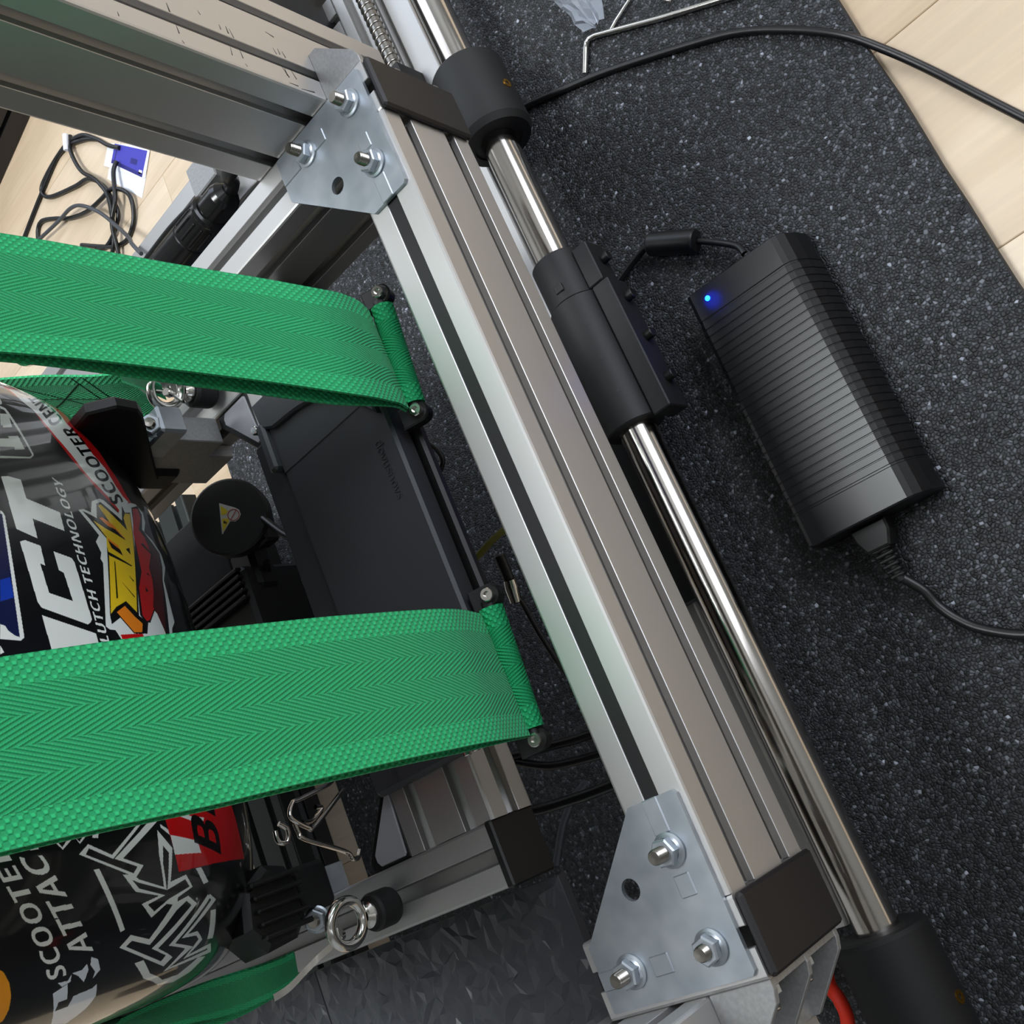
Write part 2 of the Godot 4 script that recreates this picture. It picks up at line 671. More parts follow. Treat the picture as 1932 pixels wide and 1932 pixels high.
func daylight(called: String, at: Vector3, towards: Vector3, size: Vector2, energy: float) -> void:
	var a := AreaLight3D.new()
	a.name = called
	add_child(a)
	a.look_at_from_position(at, at + towards, Vector3.UP)
	a.area_size = size
	a.light_energy = energy
	a.light_color = Color(0.97, 0.98, 1.0)
	a.shadow_enabled = true
	a.area_range = 12.0
	a.area_attenuation = 2.0


func wall_with_window(called: String, index: int, o: Vector3, x: Vector3, thick: Vector3, length: float, w0: float, w1: float) -> void:
	# a wall of four pieces round an opening from w0 to w1, 400 to 1900 above the zero level
	var mb := MB.new()
	var lo := FLOOR_Y
	var hi := 2150.0
	for q in [[0.0, lo, w0, hi], [w1, lo, length, hi], [w0, lo, w1, 400.0], [w0, 1900.0, w1, hi]]:
		ext(mb, p2([0, 0, q[2] - q[0], 0, q[2] - q[0], q[3] - q[1], 0, q[3] - q[1]]), o + x * q[0] + Vector3.UP * q[1], x, Vector3.UP, thick)
	struct(called, mb, M.white_paint)
	var f := MB.new()
	for q in [[w0, 400.0, w0 + 60, 1900.0], [w1 - 60, 400.0, w1, 1900.0], [w0 + 60, 400.0, w1 - 60, 460.0], [w0 + 60, 1840.0, w1 - 60, 1900.0], [(w0 + w1) / 2 - 35, 460.0, (w0 + w1) / 2 + 35, 1840.0]]:
		ext(f, p2([0, 0, q[2] - q[0], 0, q[2] - q[0], q[3] - q[1], 0, q[3] - q[1]]), o + thick * 0.35 + x * q[0] + Vector3.UP * q[1], x, Vector3.UP, thick * 0.4)
	var win := struct("window_%d" % index, f, M.white_paint)
	var g := MB.new()
	for q in [[w0 + 60, (w0 + w1) / 2 - 35], [(w0 + w1) / 2 + 35, w1 - 60]]:
		ext(g, p2([0, 0, q[1] - q[0], 0, q[1] - q[0], 1380, 0, 1380]), o + thick * 0.5 + x * q[0] + Vector3.UP * 460.0, x, Vector3.UP, thick * 0.05)
	part(win, "pane", g, M.glass)


func room() -> void:
	var x0 := -2000.0
	var x1 := 2300.0
	var z0 := -1700.0
	var z1 := 2400.0
	wall_with_window("wall_left", 1, v(x0, 0, z0), Vector3.BACK, v(-120, 0, 0), z1 - z0, 1800, 3500)
	var wf := MB.new()
	bx(wf, v(x0, FLOOR_Y, z1), v(x1, 2150, z1 + 120))
	struct("wall_front", wf, M.white_paint)
	var mb := MB.new()
	bx(mb, v(x1, FLOOR_Y, z0), v(x1 + 120, 2150, z1))
	struct("wall_right", mb, M.grey_paint)
	wall_with_window("wall_back", 2, v(x0, 0, z0), Vector3.RIGHT, v(0, 0, -120), x1 - x0, 400, 2100)
	mb = MB.new()
	bx(mb, v(x0 - 120, 2150, z0 - 120), v(x1 + 120, 2270, z1 + 120))
	struct("ceiling", mb, M.white_paint)
	mb = MB.new()
	bx(mb, v(x0 - 120, FLOOR_Y - 100, z0 - 120), v(x1 + 120, FLOOR_Y - 12, z1 + 120))
	var fl := struct("floor", mb, M.oak_0)
	# laminate boards 173 wide laid along z, joints staggered
	var rng := RandomNumberGenerator.new()
	rng.seed = 5
	var i := 0
	var x := x0 - (x0 - 22.0) + 173.0 * floorf((x0 - 22.0) / 173.0)
	while x < x1:
		var z := z0 - rng.randf() * 1100.0
		while z < z1:
			var a := maxf(x, x0)
			var b := minf(x + 173.0, x1)
			var c := maxf(z, z0)
			var d := minf(z + 1285.0, z1)
			if b - a > 2.0 and d - c > 2.0:
				var q := MB.new()
				var lo := v(a + 0.2, FLOOR_Y - 12, c + 0.2)
				var hi := v(b - 0.2, FLOOR_Y, d - 0.2)
				var e := 0.7
				var u0 := rng.randf()
				var v0 := rng.randf()
				var uv := func(px: float, pz: float) -> Vector2: return Vector2(u0 + px / 400.0, v0 + pz / 1900.0)
				var ins := [v(lo.x + e, hi.y, lo.z + e), v(hi.x - e, hi.y, lo.z + e), v(hi.x - e, hi.y, hi.z - e), v(lo.x + e, hi.y, hi.z - e)]
				var rim := [v(lo.x, hi.y - e, lo.z), v(hi.x, hi.y - e, lo.z), v(hi.x, hi.y - e, hi.z), v(lo.x, hi.y - e, hi.z)]
				q.quads(ins, [Vector3.UP, Vector3.UP, Vector3.UP, Vector3.UP], [uv.call(ins[0].x, ins[0].z), uv.call(ins[1].x, ins[1].z), uv.call(ins[2].x, ins[2].z), uv.call(ins[3].x, ins[3].z)])
				for k in 4:
					var j := (k + 1) % 4
					var out: Vector3 = [v(0, 0, -1), v(1, 0, 0), v(0, 0, 1), v(-1, 0, 0)][k]
					q.quad(ins[k], ins[j], rim[j], rim[k], (out + Vector3.UP).normalized())
					q.quad(rim[k], rim[j], v(rim[j].x, lo.y, rim[j].z), v(rim[k].x, lo.y, rim[k].z), out)
				part(fl, "plank", q, M["oak_%d" % (i % 3)])
				i += 1
			z += 1285.0
		x += 173.0
	# the rubber mat
	mb = MB.new()
	var edge := PackedVector2Array()
	for k in 60:
		edge.append(Vector2(-386 + k * 32.0, -205.0 + 0.5 * sin(k * 2.1) + 0.4 * sin(k * 5.3)))
	for k in 60:
		edge.append(Vector2(1502 - k * 32.0, 594.0 + 0.5 * sin(k * 1.7) + 0.4 * sin(k * 4.1)))
	ext(mb, edge, v(0, FLOOR_Y, 0), Vector3.RIGHT, Vector3.BACK, v(0, 10, 0), 0.8)
	single("rubber_mat", mb, M.crumb_rubber, "dark speckled rubber crumb mat lying on the wooden floor under the frame", "mat")


func ceiling_lamp() -> void:
	# flat panel lamp high above the rig, outside the photo
	var c := v(-200, 2110, 560)
	var t := thing("ceiling_lamp", "square white panel lamp fixed to the ceiling above the rig", "lamp", c)
	var mb := MB.new()
	bx(mb, c + v(-380, 0, -380), c + v(380, 40, 380), 3)
	part(t, "housing", mb, M.white_paint)
	mb = MB.new()
	bx(mb, c + v(-350, -4, -350), c + v(350, 0, 350), 1)
	part(t, "diffuser", mb, M.lamp_glow)
	var a := AreaLight3D.new()
	a.name = "panel_light"
	t.add_child(a)
	a.position = v(0, -8, 0) * K
	a.rotation = Vector3(-PI / 2, 0, 0)
	a.area_size = Vector2(0.7, 0.7)
	a.light_energy = 2.0
	a.light_color = Color(0.97, 0.99, 1.0)
	a.shadow_enabled = true
	a.area_range = 12.0
	a.area_attenuation = 2.0


# ---------- the upper aluminium frame ----------
func holed(poly: PackedVector2Array, c: Vector2, r: float) -> PackedVector2Array:
	if Geometry2D.is_polygon_clockwise(poly):
		poly = poly.duplicate()
		poly.reverse()
	var near := 0
	for i in poly.size():
		if poly[i].distance_to(c) < poly[near].distance_to(c):
			near = i
	var a0 := (poly[near] - c).angle()
	var out := PackedVector2Array()
	for i in range(near + 1, near + poly.size() + 1):
		out.append(poly[i % poly.size()])
	for k in 25:
		out.append(c + Vector2.from_angle(a0 - TAU * k / 24.0 - 0.002 * (1 if k == 0 else 0) + 0.002 * (1 if k == 24 else 0)) * r)
	out.append(poly[near] + (poly[(near + 1) % poly.size()] - poly[near]).normalized() * 0.03)
	return out


func nut_on(parent: Node3D, at: Vector3, axis: Vector3, turn := 0.0, stud := 6.0) -> void:
	# a serrated flange nut and the stud end in it
	var mb := MB.new()
	lathe(mb, [Vector2(0, 0), Vector2(8.6, 0), Vector2(8.8, 0.6), Vector2(8.8, 1.3), Vector2(7.6, 2.0), Vector2(6.6, 3.2)], at, axis, 28)
	lathe(mb, [Vector2(7.3, 1.8), Vector2(7.3, 6.9), Vector2(6.4, 7.7), Vector2(4.1, 7.7)], at, axis, 6, true, turn, turn + TAU)
	var nt := part(parent, "flange_nut", mb, M.zinc)
	var st := MB.new()
	var prof := [Vector2(3.9, 0)]
	var h := 6.8
	while h < 7.4 + stud:
		prof.append_array([Vector2(3.9, h), Vector2(3.45, h + 0.55)])
		h += 1.1
	prof.append_array([Vector2(3.7, h), Vector2(3.1, h + 0.7), Vector2(0, h + 0.5)])
	lathe(st, prof, at, axis, 18)
	part(nt, "stud", st, M.screw_steel)


func corner_plate(mirror: bool, label: String, spots: Array) -> void:
	# zinc joining plate lying on the corner of two beams; mirrored about the middle of the rear beam
	var mx := func(x: float) -> float: return 482.0 - x if mirror else x
	var t := thing("corner_plate", label, "bracket", v(mx.call(5.0), 0, 40), "zinc plates on the frame corners")
	var outline := p2([-34, 3.6, 51.5, 3.6, 53.6, 5.5, 53.6, 34, -3, 92.5, -35.5, 92.5, -36.2, 91.5, -36.2, 5.5])
	var pl := PackedVector2Array()
	for q in outline:
		pl.append(Vector2(mx.call(q.x), q.y))
	var mb := MB.new()
	ext(mb, holed(pl, Vector2(mx.call(17.0), 52.0), 5.6), v(0, 0, 0), Vector3.RIGHT, Vector3.BACK, v(0, 2.6, 0))
	var rim := MB.new()
	ext(rim, pl, v(0, 2.6, 0), Vector3.RIGHT, Vector3.BACK, v(0, 0.4, 0), 0.35)
	var body := part(t, "plate", mb, M.zinc)
	# pressed keys that sit in the slots
	for q in [[-25.0, 74.0, -15.2, 92.6], [-25.0, 46.0, -15.2, 58.0], [36.0, 15.2, 53.8, 24.8], [5.0, 15.2, 16.0, 24.8]]:
		var key := MB.new()
		var xa: float = mx.call(q[0])
		var xb: float = mx.call(q[2])
		bx(key, v(minf(xa, xb), 1.8, q[1]), v(maxf(xa, xb), 3.3, q[3]), 0.5)
		part(body, "pressed_key", key, M.zinc)
	for s in spots:
		nut_on(t, v(s[0], 2.7, s[1]), Vector3.UP, s[2], s[3])


func gusset(parent: Node3D, mirror: bool) -> void:
	# cast inner corner: two flanges and three triangular ribs, between a beam's outer side and a post
	var mx := func(x: float) -> float: return 482.0 - x if mirror else x
	for r in [-5.0, -42.0, -78.0]:
		var pl := PackedVector2Array()
		for q in p2([-40, 0.5, -45, 0.5, -51, 2.5, -78, 29, -78.5, 36, -40, 36]):
			pl.append(Vector2(mx.call(q.x), q.y))
		var mb := MB.new()
		ext(mb, pl, v(0, r, 0), Vector3.RIGHT, Vector3.BACK, v(0, 4, 0), 0.4)
		part(parent, "rib", mb, M.cast)
	var f := MB.new()
	var xs := [mx.call(-40.2), mx.call(-44.0)]
	bx(f, v(minf(xs[0], xs[1]), -77, 1.0), v(maxf(xs[0], xs[1]), -2, 35.8), 0.3)
	part(parent, "flange", f, M.cast)
	f = MB.new()
	xs = [mx.call(-44.0), mx.call(-78.0)]
	bx(f, v(minf(xs[0], xs[1]), -77, 32.2), v(maxf(xs[0], xs[1]), -2, 35.8), 0.3)
	part(parent, "flange", f, M.cast)
	for y in [-21.0, -59.0]:
		nut_on(parent, v(mx.call(-44.2), y, 18), v(1, 0, 0) if mirror else v(-1, 0, 0), 0.3, 5.0)


func build_frame() -> void:
	# rear beam 40 x 80
	var t := thing("rear_beam", "long silver aluminium profile with a black strip in its top slot, crossing the photo diagonally", "aluminium profile", v(241, -80, 20))
	var mb := MB.new()
	ext(mb, profile(40, 80, [20], [20, 60], 4.6), v(0, 0, 0), Vector3.BACK, Vector3.DOWN, v(482, 0, 0))
	part(t, "profile", mb, M.anodised)
	mb = MB.new()
	bx(mb, v(50, -2.4, 14.6), v(432, -0.8, 25.4), 0.3)
	part(t, "slot_cover", mb, M.slot_cover, "matt black strip pressed into the top slot")
	# side beams running into the rig
	for k in 2:
		var x := -40.0 if k == 0 else 482.0
		var s := thing("side_beam", ["silver profile running from the upper corner plate under the upper green strap", "silver profile at the lower corner plate, cut off by the bottom of the photo"][k], "aluminium profile", v(x + 20, -80, 50), "side beams of the upper frame")
		mb = MB.new()
		ext(mb, profile(40, 80, [20], [20, 60], 5.0), v(x, 0, 0), Vector3.RIGHT, Vector3.DOWN, v(0, 0, 320 if k == 0 else 98))
		part(s, "profile", mb, M.anodised)
		mb = MB.new()
		bx(mb, v(x + 0.4, -79.6, -5), v(x + 39.6, -0.4, 0), 1.6)
		bx(mb, v(x + 8, -64, 0), v(x + 32, -16, 4))
		part(s, "end_cap", mb, M.cap_black, "black plastic end cap")
	corner_plate(false, "zinc corner plate with three nuts at the foot of the large square post", [[-20.0, 18.5, 0.2, 5.5], [-20.0, 65.0, 0.5, 6.5], [27.0, 19.0, 0.1, 5.5]])
	corner_plate(true, "zinc corner plate with three nuts between the facetted panel and a square black end cap", [[454.0, 20.0, 0.6, 6.0], [501.0, 71.0, 0.3, 6.0], [501.0, 20.0, 0.2, 3.5]])
	# post
	var p := thing("corner_post", "thick square aluminium post with scratches, rising at the upper left of the photo", "aluminium profile", v(-80, -80, 76))
	mb = MB.new()
	ext(mb, profile(80, 80, [20, 60], [20, 60], 4.2), v(-120, -82, 36), Vector3.RIGHT, Vector3.BACK, v(0, 782, 0))
	part(p, "profile", mb, M.anodised)
	var sc := MB.new()
	var rng := RandomNumberGenerator.new()
	rng.seed = 12
	for q in [[-72, 104, -65, 104], [-56, 103, -49, 103], [-44, 103, -42, 102], [-72, 69, -68, 69], [-73, 64, -67, 64], [-72, 62, -65, 61], [-55, 67, -48, 68], [-57, 60, -49, 60], [-45, 60, -43, 59], [-71, 30, -66, 29], [-72, 26, -67, 26], [-71, 23, -66, 22], [-56, 29, -48, 26], [-56, 27, -49, 27], [-57, 22, -49, 20], [-43, 28, -43, 21], [-41.6, 19, -43, 8], [-77, 82, -74, 81], [-47, 141, -44, 141], [-84, 31, -82, 25]]:
		var a := Vector2(q[0], q[1])
		var b := Vector2(q[2], q[3])
		var nrm := (b - a).normalized().orthogonal() * rng.randf_range(0.3, 0.55)
		ext(sc, PackedVector2Array([a - nrm * 0.3, b - nrm, b + nrm, a + nrm * 0.3]), v(0, 0, 35.97), Vector3.RIGHT, Vector3.UP, v(0, 0, -0.06))
	part(p, "scuff_marks", sc, M.scuff, "thin dark scratch marks").set_meta("kind", "stuff")
	p = thing("corner_post", "foot of a square aluminium post at the bottom edge below the lower plate", "aluminium profile", v(562, -82, 76))
	mb = MB.new()
	ext(mb, profile(80, 80, [20, 60], [20, 60]), v(522, -82, 36), Vector3.RIGHT, Vector3.BACK, v(0, 782, 0))
	part(p, "profile", mb, M.anodised)
	t = thing("corner_gusset", "cast grey corner gusset tucked between the tall post and the upper corner plate", "bracket", v(-59, -78, 18), "cast corner gussets")
	gusset(t, false)
	t = thing("corner_gusset", "cast grey corner gusset with ribs and nuts below the square black end cap", "bracket", v(541, -78, 18), "cast corner gussets")
	gusset(t, true)


# ---------- the low base with linear rods ----------
func build_base() -> void:
	var t := thing("base_beam", "low silver profile lying on the mat beneath the chrome rod and the ball screw", "aluminium profile", v(160, -290, 128))
	var mb := MB.new()
	ext(mb, profile(80, 40, [31, 62], [20]), v(-900, -250, 88), Vector3.BACK, Vector3.DOWN, v(1456, 0, 0))
	part(t, "profile", mb, M.anodised)
	t = thing("base_beam", "low silver profile on the floor beside the cable coil, under the black connector", "aluminium profile", v(-352, -290, 450))
	mb = MB.new()
	ext(mb, profile(84, 40, [28], [20]), v(-394, -250, 168.5), Vector3.RIGHT, Vector3.DOWN, v(0, 0, 700))
	part(t, "profile", mb, M.anodised)
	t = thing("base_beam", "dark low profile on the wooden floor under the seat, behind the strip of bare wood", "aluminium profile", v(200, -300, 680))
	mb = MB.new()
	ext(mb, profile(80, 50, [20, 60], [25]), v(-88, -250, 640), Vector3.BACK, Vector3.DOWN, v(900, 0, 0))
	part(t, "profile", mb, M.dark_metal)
	t = thing("linear_rod", "polished chrome rod running beside the rear beam from top to bottom of the photo", "rod", v(200, -247, 59))
	mb = MB.new()
	cyl(mb, v(-700, -232, 59), v(1000, -232, 59), 15, 48, 1)
	part(t, "shaft", mb, M.chrome)
	for k in 2:
		var xa: float = [-180.0, 560.0][k]
		var xb: float = [-104.0, 649.0][k]
		var s := thing("rod_support", ["black rubber collar round the chrome rod at the upper end of the rear beam", "black rubber collar round the chrome rod at the lower right of the photo"][k], "clamp", v((xa + xb) / 2, -266, 59), "rubber collars on the chrome rod")
		mb = MB.new()
		lathe(mb, [Vector2(15.1, 0), Vector2(27, 0), Vector2(30.5, 0.8), Vector2(32.6, 3.5), Vector2(32.6, xb - xa - 6), Vector2(29.5, xb - xa), Vector2(22, xb - xa), Vector2(21.5, xb - xa - 1.5), Vector2(15.1, xb - xa - 1.5)], v(xa, -232, 59), Vector3.RIGHT, 48)
		part(s, "collar", mb, M.rubber)
		mb = MB.new()
		var d := v(0, 0.1, -1).normalized()
		lathe(mb, [Vector2(0, 0), Vector2(4.2, 0), Vector2(4.2, 1.0), Vector2(1.9, 1.0), Vector2(1.9, -0.8), Vector2(0, -0.8)], v(lerpf(xa, xb, 0.55), -232, 59) + d * 32.1, d, 18)
		part(s, "grub_screw", mb, M.brass, "small brass set screw")
	# split bearing clamp
	var c := thing("bearing_clamp", "black split clamp with four screws gripping the chrome rod near the power adapter", "clamp", v(108, -256, 50))
	mb = MB.new()
	lathe(mb, [Vector2(15.1, 0), Vector2(21, 0), Vector2(22, 1), Vector2(22, 42), Vector2(15.1, 42)], v(22, -232, 59), Vector3.RIGHT, 40)
	bx(mb, v(50, -211.5, 52), v(57, -209.2, 60), 0.6)
	part(c, "shaft_collar", mb, M.clamp_black)
	mb = MB.new()
	lathe(mb, [Vector2(15.1, 0), Vector2(23, 0), Vector2(24, 1), Vector2(24, 112), Vector2(23, 113), Vector2(15.1, 113)], v(65, -232, 59), Vector3.RIGHT, 40)
	part(c, "bearing_sleeve", mb, M.clamp_black)
	mb = MB.new()
	bx(mb, v(28, -246, 24), v(64.5, -222, 38.5), 1.0)
	part(c, "clamp_jaw", mb, M.clamp_black)
	mb = MB.new()
	bx(mb, v(65.5, -248, 20), v(181, -221, 36), 1.0)
	part(c, "clamp_jaw", mb, M.clamp_black)
	for x in [44.0, 83.0, 119.0, 156.0]:
		mb = MB.new()
		var zf := 24.0 if x < 60 else 20.0
		cyl(mb, v(x, -236, zf + 1), v(x, -236, zf - 7), 4.2, 16, 0.6)
		part(c, "clamp_screw", mb, M.black_plastic)
	for q in [[92.0, 48.0], [122.0, 48.0], [152.0, 48.0]]:
		mb = MB.new()
		var d := v(0, 0.88, -0.47).normalized()
		lathe(mb, [Vector2(0, 0), Vector2(1.7, 0), Vector2(1.7, 0.35), Vector2(0, 0.35)], v(q[0], -232, 59) + d * 23.8, d, 12)
		part(c, "oil_hole", mb, M.tag_black)
	# ball screw
	t = thing("ball_screw", "ribbed steel ball screw lying between the tall post and the chrome rod", "screw rod", v(-400, -246, 124))
	mb = MB.new()
	var pts := PackedVector3Array()
	cyl(mb, v(-820, -236, 124), v(-205, -236, 124), 6.5, 18)
	part(t, "core", mb, M.screw_steel)
	mb = MB.new()
	for i in 820:
		var a := TAU * i / 11.0
		pts.append(v(-800 + i * 0.72, -236 + cos(a) * 6.2, 124 + sin(a) * 6.2))
	tube(mb, pts, 1.6, 7)
	part(t, "thread", mb, M.screw_steel)
	mb = MB.new()
	bx(mb, v(-236, -252, 108), v(-196, -216, 142), 1.2)
	part(t, "end_bearing", mb, M.clamp_black)
	t = thing("screw_carriage", "dark block with a shiny knob half hidden behind the tall post at the top edge", "motor", v(-300, -290, 190))
	mb = MB.new()
	bx(mb, v(-420, -289.5, 180), v(-290, -150, 300), 4)
	part(t, "body", mb, M.black_plastic)
	mb = MB.new()
	lathe(mb, [Vector2(14, 0), Vector2(14, 8), Vector2(10, 13), Vector2(0, 15)], v(-318, -150, 196), Vector3.UP, 24)
	part(t, "knob", mb, M.gloss_black)
	# carriage plate that hides the middle of the low beam
	mb = MB.new()
	bx(mb, v(62, -249.8, 77), v(312, -239, 160), 1.0)
	single("carriage_plate", mb, M.tag_black, "flat black plate lying on the low profile between the rear beam and the chrome rod", "plate")
	# grey block on the low beam, with its cable
	t = thing("sensor_block", "small grey metal block on the low beam below the tall post's foot", "sensor", v(-362, -250, 398))
	mb = MB.new()
	bx(mb, v(-378, -249.9, 378), v(-338, -226, 422), 1.5)
	part(t, "body", mb, M.cast)
	mb = MB.new()
	tube(mb, hose(p3([-360, -244, 421, -362, -247, 450, -366, -246, 500, -366, -246, 560, -366, -246, 640])), 2.6)
	part(t, "lead", mb, M.cable_black)


# ---------- the inner frame that carries the seat ----------
func covered_gusset(called_label: String, mirror: bool) -> void:
	var mx := func(x: float) -> float: return 448.0 - x if mirror else x
	var t := thing("covered_gusset", called_label, "bracket", v(mx.call(62.0), -76, 256), "gussets with grey covers")
	var a := PackedVector2Array()
	var b := PackedVector2Array()
	for q in p2([44.3, 240.3, 93, 240.3, 93, 247, 53, 281, 44.3, 281]):
		a.append(Vector2(mx.call(q.x), q.y))
	for q in p2([48, 243, 87, 240.5, 87.5, 245, 55, 273, 50, 273, 46.5, 270, 46.5, 245]):
		b.append(Vector2(mx.call(q.x), q.y))
	var mb := MB.new()
	ext(mb, a, v(0, -75, 0), Vector3.RIGHT, Vector3.BACK, v(0, 37, 0), 1.2)
	part(t, "body", mb, M.black_plastic)
	mb = MB.new()
	ext(mb, b, v(0, -39, 0), Vector3.RIGHT, Vector3.BACK, v(0, 2.2, 0), 0.5)
	part(t, "cover", mb, M.grey_cover, "flat grey triangular cover")


func eye_bolt(at: Vector3, facing: Vector3, label: String) -> void:
	var t := thing("eye_bolt", label, "eye bolt", at + v(0, -36, 0), "eye bolts on the inner frame")
	var mb := MB.new()
	lathe(mb, [Vector2(0, 0), Vector2(11.5, 0), Vector2(12.2, 2), Vector2(12.2, 16), Vector2(11, 18), Vector2(0, 18)], at + v(0, -36, 0), Vector3.UP, 28)
	part(t, "spacer", mb, M.rubber, "black rubber spacer")
	mb = MB.new()
	lathe(mb, [Vector2(0, 0), Vector2(8.2, 0), Vector2(8.6, 1), Vector2(8.6, 3), Vector2(6, 5), Vector2(4.5, 6)], at + v(0, -18, 0), Vector3.UP, 28)
	part(t, "collar", mb, M.bright_steel)
	mb = MB.new()
	var f := facing.normalized()
	var s := Vector3.UP.cross(f).normalized()
	var ring := PackedVector3Array()
	for k in 40:
		ring.append(at + v(0, 2.0, 0) + (s * cos(TAU * k / 40) + Vector3.UP * sin(TAU * k / 40)) * 13.2)
	tube(mb, ring, 3.6, 14, true)
	part(t, "ring", mb, M.bright_steel)


func build_inner_frame() -> void:
	var mb := MB.new()
	for k in 2:
		var x := 4.0 if k == 0 else 404.0
		var t := thing("seat_rail", ["inner silver profile carrying the eye bolt under the upper green strap", "inner silver profile with a black end cap above the black facetted panel"][k], "aluminium profile", v(x + 20, -76, 420), "inner rails beside the seat")
		mb = MB.new()
		ext(mb, profile(40, 40, [20], [20], 5.2), v(x, -36, 166), Vector3.RIGHT, Vector3.DOWN, v(0, 0, 540))
		part(t, "profile", mb, M.anodised)
		mb = MB.new()
		bx(mb, v(x - 0.6, -76.5, 161.5), v(x + 40.6, -35.4, 168), 1.2)
		part(t, "end_cap", mb, M.black_plastic, "black plastic end cap")
	var t := thing("cross_rail", "wide silver profile across the inner rails, carrying the black tensioner housing", "aluminium profile", v(224, -76, 200))
	mb = MB.new()
	ext(mb, profile(80, 39, [20, 60], [20], 5.2), v(44.2, -37, 160), Vector3.BACK, Vector3.DOWN, v(359.6, 0, 0))
	part(t, "profile", mb, M.anodised)
	covered_gusset("gusset with a grey triangular cover in the corner left of the black housing", false)
	covered_gusset("gusset with a grey triangular cover next to the chain of spring hooks", true)
	eye_bolt(v(27, 4, 272), v(0.5, 0.1, -0.85), "steel eye bolt on a black spacer below the upper green strap")
	eye_bolt(v(426, 4, 268), v(0.25, 0.1, -1.0), "steel eye bolt on a black spacer beside the black facetted panel")
	# seat brackets
	t = thing("seat_bracket", "small cast aluminium angle with a bolt between the seat and the upper inner rail", "bracket", v(58, -36, 300))
	mb = MB.new()
	bx(mb, v(44.3, -72, 318), v(56, -2, 362), 0.8)
	part(t, "foot", mb, M.cast)
	mb = MB.new()
	bx(mb, v(44.3, -36, 280), v(66, 12, 322), 0.8)
	part(t, "wing", mb, M.cast)
	nut_on(t, v(60, 27, 272), v(0.2, 0.7, -0.7), 0.2, 3.0)
	mb = MB.new()
	bx(mb, v(48, 6, 262), v(70, 27, 300), 2.0)
	part(t, "washer_plate", mb, M.zinc)
	t = thing("seat_mount", "black plastic seat mount between the seat's upper edge and the cast angle", "bracket", v(75, -5, 270))
	mb = MB.new()
	ext(mb, p2([232, 63, 239, 56, 300, 15, 323, -1, 339, 0, 320, 40, 290, 70, 262, 96, 240, 96, 229, 80]), v(66, 0, 0), Vector3.BACK, Vector3.UP, v(9, 0, 0), 1.5)
	part(t, "block", mb, M.black_plastic)
	mb = MB.new()
	bx(mb, v(56, -24, 322), v(70, 6, 350), 4)
	part(t, "lug", mb, M.black_plastic)
	t = thing("seat_mount", "black ribbed seat mount between the seat's lower corner and the eye bolt", "bracket", v(400, -30, 310))
	mb = MB.new()
	ext(mb, p2([372, 28, 377, 12, 390, 6, 411, 8, 422, 18, 424, 42, 408, 54, 384, 48]), v(0, 0, 300), Vector3.RIGHT, Vector3.UP, v(0, 0, 34), 4.0)
	part(t, "block", mb, M.black_plastic)
	for k in 5:
		mb = MB.new()
		bx(mb, v(381 + k * 8.0, 8, 294), v(384.5 + k * 8.0, 46, 301), 1.2)
		part(t, "ridge", mb, M.black_plastic)
	mb = MB.new()
	bx(mb, v(380, -20, 302), v(411, 8, 332), 3)
	part(t, "lug", mb, M.black_plastic)
	mb = MB.new()
	bx(mb, v(384, -60, 336), v(403.6, 30, 341), 0.6)
	part(t, "side_plate", mb, M.zinc, "upright zinc plate")
	nut_on(t, v(416, -2, 306), v(0.1, 0.8, -0.6), 0.2, 3.0)
	# faceted side panel
	t = thing("side_panel", "black panel moulded with small triangular facets beside the lower corner plate", "panel", v(490, -86, 400))
	var rng := RandomNumberGenerator.new()
	rng.seed = 31
	for seg in [[164.5, 431.0], [432.2, 700.0]]:
		var body := MB.new()
		bx(body, v(449, -86, seg[0]), v(560, -78.2, seg[1]), 0.4)
		part(t, "board", body, M.facet_black)
		var g := MB.new()
		var nx := 17
		var nz := int((seg[1] - seg[0]) / 6.6)
		var pts := []
		for j in nz + 1:
			var row := []
			for i in nx + 1:
				var e := i == 0 or j == 0 or i == nx or j == nz
				row.append(v(449.2 + 110.6 * (i + (0.0 if e else rng.randf_range(-0.42, 0.42))) / nx, -78.0 if e else -78.0 + rng.randf() * 1.7, lerpf(seg[0] + 0.2, seg[1] - 0.2, (j + (0.0 if e else rng.randf_range(-0.42, 0.42))) / nz)))
			pts.append(row)
		for j in nz:
			for i in nx:
				var q := [pts[j][i], pts[j][i + 1], pts[j + 1][i + 1], pts[j + 1][i]]
				var two := [[0, 1, 2], [0, 2, 3]] if rng.randf() < 0.5 else [[0, 1, 3], [1, 2, 3]]
				for w in two:
					var m: Vector3 = (q[w[1]] - q[w[0]]).cross(q[w[2]] - q[w[0]]).normalized()
					if m.y < 0:
						m = -m
					g.tri(q[w[0]], q[w[1]], q[w[2]], m, m, m)
		part(t, "facets", g, M.facet_black).set_meta("kind", "stuff")


